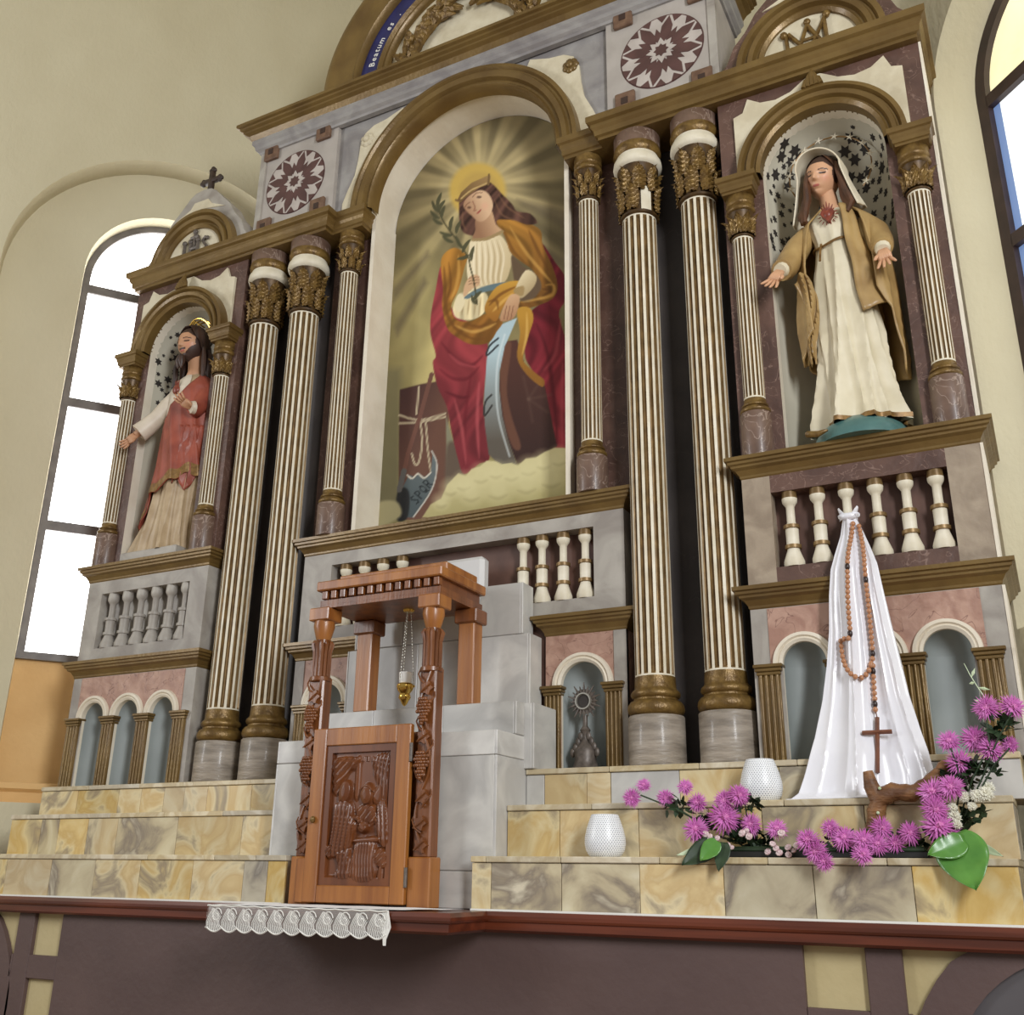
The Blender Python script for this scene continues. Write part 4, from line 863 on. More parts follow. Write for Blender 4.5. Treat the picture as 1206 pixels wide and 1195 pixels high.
for x in (730, 748, 766): cv.stroke([(x+14, 850), (x, 920)], 2.5, (128, 84, 60), .8, 3)
cv.poly([(522, 745), (555, 692), (598, 690), (602, 738), (560, 762), (520, 802)], (204, 162, 120), 5)
for y in (705, 720, 735): cv.stroke([(545, y), (598, y-8)], 2.2, (134, 92, 66), .8, 3)
# head
cv.poly([(497, 292), (522, 250), (600, 192), (662, 202), (722, 262), (772, 312), (800, 352), (868, 364), (905, 412), (850, 422), (790, 400), (742, 396), (692, 402), (700, 470), (610, 480), (560, 480), (516, 462), (498, 420), (494, 350)], (84, 56, 46), 6, folds=(.07, .05, .22, 4))
cv.poly([(585, 390), (660, 345), (688, 420), (725, 462), (650, 492), (568, 497), (580, 450)], (196, 154, 114), 5, (150, 108, 78), ((680, 400), (590, 440)))
cv.poly([(516, 318), (540, 278), (598, 242), (640, 252), (666, 290), (672, 330), (655, 372), (625, 402), (594, 404), (562, 376), (535, 352)], (216, 176, 136), 5, (160, 116, 84), ((620, 300), (515, 350)))
cv.stroke([(566, 276), (586, 256), (616, 254)], 2.6, (118, 80, 58), .7); cv.stroke([(526, 330), (536, 314), (552, 304)], 2.6, (118, 80, 58), .7)
cv.poly(circ(600, 277, 13, 12, 6), (84, 58, 46), 6, alpha=.85); cv.poly(circ(548, 332, 10, 12, 6), (84, 58, 46), 6, alpha=.85); cv.stroke([(566, 300), (578, 330), (572, 348), (584, 346)], 3.5, (150, 102, 76), .9); cv.stroke([(586, 364), (598, 356), (612, 340)], 4.5, (158, 74, 62), .95, 3, True)
cv.poly(circ(630, 325, 18), (222, 160, 128), 20, alpha=.5)
cv.poly([(484, 296), (505, 252), (560, 202), (640, 166), (662, 166), (655, 206), (600, 228), (532, 278), (502, 306)], (158, 124, 76), 4, (112, 84, 50), ((640, 170), (500, 300)), smooth=False); cv.stroke([(505, 285), (560, 240), (640, 205)], 4, (206, 172, 108), .8); cv.stroke([(478, 292), (500, 300)], 6, (120, 90, 54)); cv.stroke([(652, 160), (648, 210)], 6, (120, 92, 56))
for p in ([(700, 260), (750, 330), (840, 390)], [(680, 290), (720, 370), (800, 400)], [(515, 350), (512, 410), (535, 455)]): cv.stroke(p, 5, (132, 92, 66), .6, 7, True)
cv.stroke([(568, 502), (640, 496), (722, 458)], 8, (156, 130, 86)); 
# palm branch
cv.stroke([(590, 842), (572, 720), (552, 640), (540, 590), (480, 500), (415, 410), (385, 340)], 4, (74, 68, 44))
for x, y, an, l in ((390, 300, -75, 62), (372, 330, -120, 50), (400, 330, -60, 55), (372, 372, -140, 48), (410, 360, -75, 52), (385, 405, -150, 46), (430, 470, -165, 52), (455, 420, -80, 55), (440, 500, -150, 50), (490, 440, -70, 55), (500, 520, -120, 60), (530, 540, -60, 60), (565, 580, -80, 58), (520, 590, 160, 50), (590, 800, -50, 45), (575, 820, -120, 40)):
    a = radians(an); cv.stroke([(x-cos(a)*l*.6, y-sin(a)*l*.6), (x+6*sin(a), y-6*cos(a)), (x+cos(a)*l*.8, y+sin(a)*l*.8)], 10, (78, 76, 52), .95, 4, True)
# clouds at the foot
cv.poly(lo([(300, 935), (345, 866), (400, 835), (432, 762), (490, 702), (530, 716), (560, 680), (605, 665), (640, 636), (690, 640), (720, 655), (770, 648), (805, 662), (845, 625), (900, 618), (945, 590), (1000, 568), (1080, 570), (1090, 830), (800, 900), (550, 940)]), (196, 184, 132), 6, (164, 152, 98), ((700, 1660), (760, 1880)), smooth=False, edge=0)
for x, y, r in ((450, 780, 46), (520, 750, 50), (610, 710, 52), (690, 690, 46), (770, 700, 50), (860, 670, 52), (940, 640, 50), (1020, 620, 50), (400, 850, 40), (560, 800, 60), (700, 780, 70), (850, 750, 70), (980, 720, 70)):
    cv.poly(circ(x, y+OY, r), (214, 204, 152), r*1.1, alpha=.5); cv.stroke(lo([(x-r*.7, y+r*.6), (x, y+r*.8), (x+r*.7, y+r*.5)]), 7, (142, 130, 86), .4, 16, True)
cv.poly(lo([(60, 870), (120, 845), (175, 860), (185, 930), (70, 980)]), (156, 146, 106), 16)
C = np.clip(cv.C, 0, 255); C = C*.88+C.mean(1, keepdims=True)*.12; C = np.clip(C*1.06, 0, 255)/255.0; C = np.where(C <= .04045, C/12.92, ((C+.055)/1.055)**2.4)
f = [(j*(NX+1)+i, j*(NX+1)+i+1, (j+1)*(NX+1)+i+1, (j+1)*(NX+1)+i) for j in range(NZ) for i in range(NX)]
mb = MB(); mb.v = [tuple(q) for q in Pw]; mb.f = f; mb.m = [0]*len(f); mb.s = [False]*len(f); mb.c = np.concatenate([C, np.ones((len(C), 1))], 1)
pt = thing('painting', 'arched painting of a crowned saint in red and gold cloak with palm and wheel', 'painting', (0, YP, ZU))
child_shift(mb.build('canvas', 'paint_vcol', pt, recalc=False), pt)
pl = [(-HW, ZB)]+[(HW, ZB)]+[(HW*cos(pi*i/40), ZS+HW*sin(pi*i/40)) for i in range(41)]
child_shift(MB().prism(pl, YP+.002, YP+.02).build('panel', 'umber_panel', pt), pt)

# ---------------------------------------------------------------- monstrance in the small niche
mo = thing('monstrance', 'dark metal sunburst monstrance with round window standing in the small arched niche', 'monstrance', (.775, .04, Z3))
def mpart(mb, nm, m_): return mb.build(nm, m_, mo)
mpart(MB().lathe([(.075, 0), (.078, .01), (.06, .03), (.05, .06), (.055, .10), (.035, .13), (.02, .15), (.014, .18), (.026, .2), (.012, .22), (.012, .27)], 16), 'foot', 'bronze_relief')
sb = MB()
for k in range(20):
    a = 2*pi*k/20; L_ = .088 if k % 2 else .072
    sb.tube([(.04*cos(a), -.012, .335+.04*sin(a)), (L_*cos(a), -.012, .335+L_*1.05*sin(a))], [.008, .0025], 5)
sb.prism([(.06*cos(2*pi*i/20), .335+.06*sin(2*pi*i/20)) for i in range(20)], -.012, -.004)
mpart(sb, 'sunburst', 'bronze_relief')
rm = MB()
rm.arch(0, .335, [(.031, -.02), (.034, -.03), (.04, -.03), (.043, -.02), (.031, -.02)], 0, 2*pi, 24); mpart(rm, 'window_ring', 'chain_metal')
mpart(MB().prism([(.033*cos(2*pi*i/20), .335+.033*sin(2*pi*i/20)) for i in range(20)], -.02, -.012), 'lens', 'star_paint')
w_ = MB()
for sgn in (-1, 1):
    for k in range(4): w_.ell((sgn*(.02+.014*k), -.01, .17-.025*k), (.014, .01, .022), 8, 6)
mpart(w_, 'angel_wings', 'bronze_relief')
# ================================================================ carved wooden tabernacle
tb = thing('tabernacle', 'carved brown wooden tabernacle with canopy on four posts and relief door', 'tabernacle', (0, -.55, ZT))
def tp(mb, nm, m_, par=None): return child_shift(mb.build(nm, m_, par or tb), tb) if par is None else mb.build(nm, m_, par)
tp(MB().bbox(-.33, .26, -.545, -.502, ZT, .32, .004), 'cabinet', 'carved_wood')
# front posts: square block foot, vine-carved shaft, reeded neck, cup capital, block
def grapes(cx, cy, cz, s):
    g = MB(); rg = random.Random(int(cx*100)+int(cz*100))
    for j in range(9):
        w_ = .036*(1-abs(j-2.5)/8.5)
        for i in range(-2, 3):
            if abs(i)*.013 <= w_*.9: g.ell((cx+i*.0145+(.007 if j % 2 else 0), cy-.006-.012*(1-(i/3)**2)+rg.uniform(-.003, .003), cz+.055-j*.0135), .0092*s, 7, 5)
    return g
def front_post(px, zfoot):
    y0, y1 = -.615, -.53; hw = .044
    p = tp(MB().bbox(px-hw, px+hw, y0+.012, y1, ZT+.2, .60, .008), 'post', 'carved_wood')
    tp(MB().bbox(px-hw-.012, px+hw+.012, y0, y1+.005, ZT, ZT+.205, .005), 'post_foot', 'light_wood')
    n = MB()
    for k in range(12):
        a = 2*pi*k/12; x = px+.036*cos(a); y = (y0+y1)/2+.036*sin(a)
        n.tube([(x, y, .585), (x, y, .72), (px+.046*cos(a), (y0+y1)/2+.046*sin(a), .76), (px+.040*cos(a), (y0+y1)/2+.040*sin(a), .775)], [.011, .011, .012, .006], 6)
    n.lathe([(.036, .58), (.036, .78)], 16, px, (y0+y1)/2)
    n.lathe([(.044, .575), (.052, .58), (.052, .597), (.044, .602)], 20, px, (y0+y1)/2)
    n.build('reeded_neck', 'carved_wood', p)
    MB().lathe([(.028, .765), (.034, .78), (.04, .80), (.052, .845), (.05, .868), (.05, .872)], 20, px, (y0+y1)/2).build('cup_capital', 'light_wood', p)
    tp(MB().bbox(px-.058, px+.058, y0-.012, y1+.02, .872, .935, .005), 'capital_block', 'light_wood')
    v = MB(); pts = []
    for k in range(61):
        t = k/60; z = ZT+.22+t*.80; pts.append((px+.034*sin(t*11+px*9), y0+.006-.006*cos(t*11), z))
    v.tube(pts, .0065, 6)
    for k in range(7): 
        t = (k+.5)/7; z = ZT+.25+t*.74; s = 1 if k % 2 else -1
        v.tube([(px, y0+.006, z), (px+s*.022, y0-.008, z+.018), (px+s*.046, y0+.006, z+.052), (px+s*.040, y0+.012, z+.075)], [.005, .005, .004, .003], 5)
    v.build('vine', 'carved_wood', p)
    for k, z in enumerate((.395, .16)): grapes(px-.005, y0+.004, z, 1).build('grape_cluster', 'carved_wood', p)
    for k, (z, s) in enumerate(((.50, 1), (.285, -1), (.03, 1), (-.08, -1), (-.17, 1))):
        lf = MB(); cz = z
        pl = [(px+s*.004+.036*cos(a)*(1-.38*abs(sin(2.5*a))), cz+.036*sin(a)*(1-.38*abs(sin(2.5*a)))) for a in np.linspace(0, 2*pi, 22)[:-1]]
        lf.prism(pl, y0-.004, y0+.016); lf.tube([(px+s*.004-.03, y0-.006, cz-.02), (px, y0-.01, cz), (px+.028, y0-.006, cz+.022)], .003, 5)
        lf.build('vine_leaf', 'carved_wood', p)
front_post(-.345, 0); front_post(.283, 0)
for px in (-.30, .30):
    zb_ = .47
    p = tp(MB().bbox(px-.045, px+.045, -.30, -.215, zb_, .90, .006), 'post', 'light_wood')
    tp(MB().bbox(px-.062, px+.062, -.315, -.20, .865, .935, .006), 'capital_block', 'carved_wood')
# canopy
tp(MB().box(-.36, .33, -.60, -.20, .935, .95).box(-.36, -.30, -.60, -.20, .9505, .9745).box(.26, .33, -.60, -.20, .9505, .9745).box(-.299, .259, -.60, -.54, .9505, .9745), 'canopy_frame', 'carved_wood')
tp(MB().box(-.35, .32, -.585, -.21, .975, 1.02), 'dentil_band', 'panel_wood')
for i in range(13): tp(MB().bbox(-.345+i*.0535, -.345+i*.0535+.03, -.612, -.58, .978, 1.018, .003), 'dentil', 'carved_wood')
tp(MB().bbox(-.375, .345, -.622, -.19, 1.02, 1.068, .006), 'canopy_cornice', 'light_wood')
tp(MB().bbox(-.33, .30, -.50, -.20, 1.068, 1.125, .006), 'canopy_top', 'light_wood')
# door with a carved relief panel
dr = tp(MB().bbox(-.312, -.238, -.632, -.60, ZT+.012, .345, .004).bbox(.150, .224, -.632, -.60, ZT+.012, .345, .004).bbox(-.238, .150, -.630, -.60, ZT+.012, ZT+.085, .004).bbox(-.238, .150, -.630, -.60, .265, .345, .004), 'door', 'light_wood')
tp(MB().bbox(-.355, -.30, -.628, -.55, ZT+.01, ZT+.20, .004), 'post_foot', 'light_wood')
px0, px1, pz0, pz1 = -.238, .150, ZT+.085, .265; nx, nz = 180, 300
gx, gz = np.meshgrid(np.linspace(0, 1, nx+1), np.linspace(0, 1, nz+1))
# relief heights, drawn in the panel's own coordinates (0..100 wide, 0..160 high, y down)
RX, RY = gx.ravel()*100, (1-gz.ravel())*160
Hc = Canvas(RX, RY, np.zeros((RX.size, 1)))
def hp(P, h, soft=2.5, folds=None, dome=None):
    P = catmull(P); k, a, d = Hc.mask(P, soft); v = h+np.minimum(d, dome or 6)*.35
    if folds: ph = RX[k]*folds[0]+RY[k]*folds[1]+1.5*np.sin(RY[k]*.06); v = v+folds[2]*1.5*(1-2*np.abs(np.sin(ph*.62))**.7)
    Hc.C[k] = np.maximum(Hc.C[k], (v*a)[:, None])
def hs(P, wd, h): 
    P = catmull(P, 5, False); k = Hc._sub(P, wd+4); d, _ = seg_dist(RX[k], RY[k], P, False); a = np.clip(.5+(wd-d)/1.6, 0, 1); Hc.C[k] += (h*a)[:, None]
border = np.minimum.reduce([RX, 100-RX, RY, 160-RY]); Hc.C[:, 0] = np.where(border < 9, 3.2, 0)
Hc.C[:, 0] += np.where((RY > 14) & (RX > 9) & (RX < 91) & (RY < 20), 1.2*np.sin(RX*1.0), 0)
hp([(10, 16), (46, 16), (44, 28), (36, 30), (28, 38), (24, 52), (14, 58), (11, 40)], 2.5, folds=(.5, .55, .9))
hp([(66, 16), (90, 16), (89, 74), (80, 66), (74, 52), (68, 34)], 1.2, folds=(1.1, .1, .7))
hp([(42, 18), (48, 18), (48, 60), (42, 60)], 1.0); hp([(66, 60), (78, 44), (86, 52), (82, 70), (72, 70)], 1.4)
hp([(22, 56), (26, 44), (34, 42), (39, 50), (37, 62), (30, 68), (24, 64)], 4.5); hp([(22, 50), (28, 42), (35, 43), (30, 48), (26, 66), (22, 66)], 4.0)
hp([(18, 70), (30, 64), (40, 68), (44, 84), (52, 92), (46, 104), (40, 120), (26, 128), (14, 126), (16, 100)], 4.2, folds=(.9, .05, .8))
hp([(22, 122), (40, 118), (46, 140), (46, 152), (24, 152), (26, 138)], 3.4, folds=(1.0, .1, .7)); hp([(8, 118), (18, 114), (22, 124), (12, 130)], 4.2, folds=(.8, .8, .7))
hp([(52, 60), (56, 50), (64, 49), (69, 58), (66, 68), (58, 70)], 4.4); hp([(52, 54), (58, 46), (66, 47), (70, 56), (60, 51)], 4.6)
hp([(48, 76), (58, 70), (72, 72), (76, 84), (64, 92), (50, 92)], 3.4, folds=(.6, .5, .7)); hp([(54, 92), (62, 88), (66, 98), (58, 102), (52, 98)], 4.6)
hp([(76, 72), (84, 64), (92, 76), (94, 110), (86, 118), (76, 100)], 3.2, folds=(1.0, -.15, .7)); hp([(72, 126), (82, 118), (92, 124), (92, 140), (80, 138)], 3.6, folds=(.7, .6, .6)); hp([(82, 138), (88, 138), (88, 154), (80, 154)], 2.2)
hp([(50, 108), (80, 106), (80, 112), (50, 113)], 5.0); hp([(50, 112), (76, 112), (78, 152), (46, 152)], 3.4, folds=(1.3, 0, .5)); hp([(10, 150), (80, 150), (80, 154), (10, 155)], 2.0)
hs([(46, 84), (54, 88), (60, 96)], 2.2, 2.0); hs([(76, 88), (68, 92), (62, 98)], 2.0, 1.8)
hgt = np.minimum(Hc.C[:, 0]*.0046, .034)
pv = np.stack([px0+gx.ravel()*(px1-px0), -.606-hgt, pz0+gz.ravel()*(pz1-pz0)], 1)
mb = MB(); mb.v = [tuple(q) for q in pv]; mb.f = [(j*(nx+1)+i, j*(nx+1)+i+1, (j+1)*(nx+1)+i+1, (j+1)*(nx+1)+i) for j in range(nz) for i in range(nx)]; mb.m = [0]*len(mb.f); mb.s = [True]*len(mb.f)
mb.build('relief_panel', 'panel_wood', dr)
for z in (-.30, .22): MB().lathe([(.008, z-.04), (.008, z+.04)], 10, .229, -.628).build('hinge', 'bronze_relief', dr)
MB().ell((-.275, -.64, -.06), (.012, .012, .016), 8, 6).build('door_knob', 'bronze_gold', dr)

# ================================================================ sanctuary lamp
lp = thing('sanctuary_lamp', 'small hanging brass oil lamp with white glass under the wooden canopy', 'lamp', (.03, -.40, .935))
def lpp(mb, nm, m_): return mb.build(nm, m_, lp)
zl = -.395
lpp(MB().lathe([(.002, zl-.075), (.012, zl-.066), (.02, zl-.05), (.03, zl-.036), (.027, zl-.022), (.024, zl-.016), (.036, zl+.0), (.042, zl+.018), (.038, zl+.03), (.03, zl+.034)], 24), 'bowl', 'brass')
lpp(MB().lathe([(.028, zl+.03), (.031, zl+.045), (.033, zl+.085), (.031, zl+.086), (.029, zl+.045), (.0, zl+.04)], 24), 'glass', 'candle_glass')
lpp(MB().lathe([(.0, zl+.04), (.024, zl+.04), (.024, zl+.07), (.003, zl+.072), (.002, zl+.085), (.0, zl+.095)], 16), 'candle', 'candle_glass')
for k in range(3):
    a = 2*pi*k/3+.4; ch = MB(); p0 = Vector((.042*cos(a), .042*sin(a), zl+.02)); p1 = Vector((.012*cos(a), .012*sin(a), -.012))
    for i in range(26):
        q = p0.lerp(p1, i/25); ch.ell(q, (.0026, .0026, .0072) if i % 2 else (.0036, .0014, .0072), 6, 5)
    lpp(ch, 'chain', 'chain_metal')
    lpp(MB().ell(p0, .006, 8, 6), 'chain_ring', 'brass')
lpp(MB().lathe([(.0, -.014), (.024, -.012), (.03, -.003), (.03, 0)], 16), 'ceiling_rose', 'brass')

# ================================================================ lace cloth
lc = thing('lace_cloth', 'white linen cloth with scalloped lace border hanging over the ledge', 'cloth', (-.07, -.93, ZT))
zt = ZT+.003
top_poly = [(-.652, -.822), (.288, -.822), (.47, -.70), (.50, -.655), (-.60, -.655)]
def drape(u, v):
    x = -.53+u*.91; y = -.955+v*.315; w_ = .0015*sin(x*31)*sin(y*40)
    return (x*(1-.05*v)+.17*v*u, y, zt+.002+w_)
child_shift(MB().grid(drape, 30, 6).build('linen', 'linen', lc), lc)
def border(nscal, P0, P1, h):
    """scallops along P0->P1 (top edge), each a shell of ribs ending in a curl"""
    th = MB(); net = MB(); d = Vector(P1)-Vector(P0); Lw = d.length/nscal; ex = d.normalized(); out = Vector((ex.y, -ex.x, 0))
    for k in range(nscal):
        o = Vector(P0)+ex*(Lw*k)
        def pt(x, z, b=0.0): return tuple(o+ex*(x*Lw)+Vector((0, 0, -z*h))+out*(.006+b+.004*sin(z*3)))
        for j in range(11):
            t = j/10; bt = .86+.16*sin(pi*t)
            th.tube([pt(.30+.62*t, .12+.30*t*t), pt(.14+.66*t, .34+.26*t), pt(-.02+.86*t, .62+.14*t), pt(t, bt)], .0019, 4, smooth=False)
        cur = []
        for j in range(17): a = j*.52; r = .34*(1-j/19); cur.append(pt(.60+r*cos(a+.2), .40-r*.95*sin(a+.2)))
        th.tube(cur, .0026, 4, smooth=False)
        th.tube([pt(i/10, .86+.16*sin(pi*i/10)) for i in range(11)], .0034, 4, smooth=False)
        th.tube([pt(0, .02), pt(.5, .05), pt(1, .02)], .0034, 4, smooth=False)
        net.grid(lambda u, v: pt(u, v*(.86+.16*sin(pi*u)), -.002), 6, 3)
    return th, net
for (n_, a, b_) in ((11, (-.53, -.964, zt), (.375, -.964, zt)), (1, (-.545, -.87, zt), (-.538, -.962, zt))):
    th, net = border(n_, a, b_, .102)
    child_shift(th.build('lace_border', 'lace_thread', lc), lc); child_shift(net.build('lace_net', 'lace_net', lc), lc)
th = MB()
for j in range(7): th.tube([(.352+.004*j, -.966, zt), (.358+.006*j, -.971, zt-.06), (.375-.003*abs(j-3), -.972, zt-.125)], .0024, 4)
child_shift(th.build('lace_point', 'lace_thread', lc), lc)

# ================================================================ pierced white lanterns
def lantern(label, loc):
    t = thing('pierced_lantern', label, 'lantern', loc, 0, 'pierced white lanterns on the steps')
    link('shell', LAN, t); link('floor_disc', LAN2, t)
LAN = MB().lathe([(.056, 0), (.066, .006), (.078, .025), (.083, .05), (.082, .075), (.074, .11), (.062, .145), (.055, .163), (.050, .164), (.058, .14), (.070, .105), (.077, .07), (.078, .05), (.072, .026), (.06, .012)], 40).mesh('shell', 'pierced_ceramic')
LAN2 = MB().lathe([(.0, .004), (.058, .004), (.06, .012), (.0, .012)], 24).mesh('floor_disc', 'petal_white')
p = U(713, 1005, -.49); lantern('pierced white ceramic lantern on the lowest marble step', (p[0], -.49, Z1))
p = U(897, 930, -.31); lantern('pierced white ceramic lantern on the middle marble step beside the satin cloth', (p[0], -.31, Z2))

# ================================================================ white satin cloth, rosary
sc = thing('satin_cloth', 'white satin cloth gathered at a baluster and falling in folds to the marble step', 'cloth', (2.1, -.2, Z2))
rows = [  # z, centre x, half width, front y
    (1.215, 2.10, .020, -.105), (1.19, 2.10, .030, -.115), (1.12, 2.105, .05, -.125), (1.03, 2.107, .078, -.165), (.955, 2.108, .098, -.195), (.84, 2.106, .110, -.200), (.70, 2.108, .122, -.198), (.55, 2.105, .142, -.197),
    (.40, 2.10, .165, -.212), (.25, 2.10, .20, -.255), (.18, 2.10, .222, -.288), (.10, 2.095, .245, -.305), (.03, 2.085, .262, -.318), (.008, 2.08, .28, -.342), (.006, 2.08, .292, -.368)]
R_ = np.array(rows)
def satin(u, v):
    z = np.interp(v, np.linspace(0, 1, len(rows)), R_[:, 0]); cx = np.interp(v, np.linspace(0, 1, len(rows)), R_[:, 1]); hw = np.interp(v, np.linspace(0, 1, len(rows)), R_[:, 2]); y = np.interp(v, np.linspace(0, 1, len(rows)), R_[:, 3])
    x = (u-.5)*2; am = min(.022, hw*.16)*(1 if v < .88 else max(.25, 1-(v-.88)*7))
    ph = x*6.2+.6*sin(v*4)+.8; cz_ = lambda a: 1-1.7*abs(sin(a/2))**.8
    fo = am*1.25*(cz_(ph)+.32*cz_(ph*2.3+1.0+v*1.5))+.004*sin(x*3+v*26)*v
    xx = cx+x*hw*(1+.03*sin(v*9+x*3)); zz_ = z
    if v > .9: zz_ += .010*max(0, sin(x*9+1))*(1-abs((v-.95)/.05))
    return (xx, y-fo-.02*(1-x*x)*.6+.012*abs(x)**3, zz_)
o = child_shift(MB().grid(satin, 110, 90).build('drape', 'satin', sc), sc); solid(o, .003)
k = MB()
k.tube([(2.089+.028*cos(t), -.055+.030*sin(t), 1.208) for t in np.linspace(0, 2*pi, 25)], .011, 8)     # band tied round the baluster
k.tube([(2.089, -.08, 1.206), (2.10, -.11, 1.2)], .014, 8)
k.tube([(2.062, -.105, 1.208), (2.085, -.128, 1.200), (2.115, -.128, 1.200), (2.138, -.105, 1.208)], [.012, .016, .016, .012], 8)
for s in (-1, 1):
    for j in range(2): k.tube([(2.10+s*.015, -.118, 1.205), (2.10+s*.032, -.125, 1.222-.020*j), (2.10+s*.040, -.118, 1.240-.034*j)], [.012, .014, .008], 8, flat=.5)
child_shift(k.build('knot', 'satin', sc), sc)
rs = thing('rosary', 'large wooden bead rosary with cross hanging over the white satin cloth', 'rosary', (2.1, -.2, .9))
BEAD = MB().ell((0, 0, 0), (.0105, .0105, .0115), 9, 7).mesh('bead', 'bead_tan'); BEADD = MB().ell((0, 0, 0), (.0105, .0105, .016), 9, 7).mesh('bead', 'bead_dark')
def satin_front(x, z):
    v = float(np.interp(-z, -R_[:, 0], np.linspace(0, 1, len(rows)))); cx = np.interp(v, np.linspace(0, 1, len(rows)), R_[:, 1]); hw = np.interp(v, np.linspace(0, 1, len(rows)), R_[:, 2])
    u = min(1, max(0, .5+(x-cx)/hw/2)); return min(satin(min(1, max(0, u+d)), v)[1] for d in (-.04, 0, .04))
def cpx(a, b_): return 975+a/3.41, 590+b_/3.41
def strand(P, step, dark=()):
    Q = []
    for x, y in P: q = U(*cpx(x, y), -.21); Q.append((q[0], q[2]))
    Q = catmull(Q, 12, False); d = np.r_[0, np.cumsum(np.hypot(*np.diff(Q, axis=0).T))]; n = int(d[-1]/step); cord = []
    for i in range(n+1):
        x = np.interp(i*step, d, Q[:, 0]); z = np.interp(i*step, d, Q[:, 1]); y = satin_front(x, z)-.012; cord.append((x, y, z))
        o = link('bead', BEADD if i in dark else BEAD, rs, (x-2.1, y+.2, z-.9))
    child_shift(MB().tube(cord, .0022, 5).build('cord', 'cross_wood', rs), rs); return cord
strand([(88, 70), (82, 200), (84, 330), (88, 450), (94, 540), (80, 560), (62, 552)], .0218, (10, 23))
strand([(112, 80), (140, 200), (155, 340), (168, 480), (178, 620), (170, 660)], .0218, (12, 26))
strand([(50, 560), (60, 630), (90, 690), (130, 715), (162, 690), (174, 650)], .0218)
cord = strand([(180, 660), (184, 720), (190, 790), (196, 850)], .0225, (1, 7))
q = U(*cpx(201, 985), -.21); xq = q[0]; yq = satin_front(xq, .33)-.014
zt0, zb0 = U(*cpx(198, 868), yq)[2], U(*cpx(212, 1098), yq)[2]; xt, xb = U(*cpx(198, 868), yq)[0], U(*cpx(212, 1098), yq)[0]
cr = MB(); ybm = satin_front(xb, zb0)-.012; cr.tube([(xt, yq, zt0), (xb, ybm, zb0)], .0085, 4, smooth=False)
child_shift(MB().tube([cord[-1], (xt, yq, zt0-.004)], .0022, 5).build('cord', 'cross_wood', rs), rs)
za = U(*cpx(200, 931), yq)[2]; xa0, xa1 = U(*cpx(142, 931), yq)[0], U(*cpx(262, 931), yq)[0]
yar = yq+(ybm-yq)*(zt0-za)/(zt0-zb0); cr.tube([(xa0, yar-.004, za), (xa1, yar-.004, za)], .0085, 4, smooth=False)
child_shift(cr.build('cross', 'cross_wood', rs), rs)

# ================================================================ driftwood branch
bw = thing('driftwood_branch', 'bent brown driftwood branch lying across the flowers in front of the satin cloth', 'branch', (2.2, -.45, Z1))
bp = [(1022, 1000, -.44, .022), (1030, 965, -.445, .030), (1036, 940, -.45, .036), (1052, 932, -.45, .032), (1075, 934, -.45, .028), (1093, 924, -.445, .028), (1108, 908, -.44, .024), (1118, 893, -.435, .016)]
P = []; Rr = []
for i in range(len(bp)-1):
    for t in (0, .33, .66):
        a, b_ = bp[i], bp[i+1]; x, y, Y, r = [a[j]*(1-t)+b_[j]*t for j in range(4)]; P.append(U(x, y, Y)); Rr.append(r*(1+.10*sin(i*5+t*9)))
mb = MB().tube(P, Rr, 10)
mb.tube([U(1034, 940, -.45), U(1026, 925, -.45), U(1022, 908, -.45)], [.032, .028, .018], 9)
child_shift(mb.build('wood', 'drift_wood', bw), bw)
kn = MB()
for x, y in ((1036, 928), (1034, 957)): kn.ell((U(x, y, -.484)[0], -.483, U(x, y, -.484)[2]), (.006, .004, .006), 8, 6)
child_shift(kn.build('knot', 'leaf_pale', bw), bw)

# ================================================================ flowers
def bloom_mesh(R, rings, m_, name, wd=.115, curl=.35, seed=0):
    rg = random.Random(seed); mb = MB()
    for (cnt, el, ln) in rings:
        for k in range(cnt):
            a = 2*pi*(k+rg.uniform(-.3, .3))/cnt; e = radians(el+rg.uniform(-9, 9)); L_ = R*ln*rg.uniform(.85, 1.1); w_ = R*wd
            d = Vector((cos(a)*cos(e), sin(a)*cos(e), sin(e))); s = Vector((-sin(a), cos(a), 0)); n_ = s.cross(d)
            p0 = d*(R*.06); p1 = d*(L_*.55)+n_*(L_*curl*-.05); p2 = d*L_+n_*(L_*curl*(.35 if el > 30 else .2))
            mb.add([p0-s*w_*.25, p0+s*w_*.25, p1+s*w_*.55+n_*w_*.2, p1-n_*w_*.25, p1-s*w_*.55+n_*w_*.2, p2], [(0, 1, 3), (1, 2, 3), (0, 3, 4), (3, 2, 5), (4, 3, 5)])
    return mb.mesh(name, m_, recalc=False)
MUM = [bloom_mesh(.06, [(26, -14, 1.0), (26, 8, 1.0), (24, 28, .96), (18, 48, .85), (12, 68, .7), (6, 84, .55)], 'petal_magenta', 'petals', seed=i) for i in range(3)]
HEART = MB().ell((0, 0, .012), (.016, .016, .014), 8, 6).mesh('flower_heart', 'petal_heart')
STEM = MB().tube([(0, 0, 0), (.004, .004, -.03), (.0, .012, -.06)], [.003, .0025, .0025], 5).mesh('stem', 'stem_green')
CAL = MB().lathe([(.003, -.016), (.012, -.010), (.016, 0), (.0, .004)], 8).mesh('calyx', 'stem_green')
fc = lambda x, y: (700+x/2.383, 780+y/2.383)
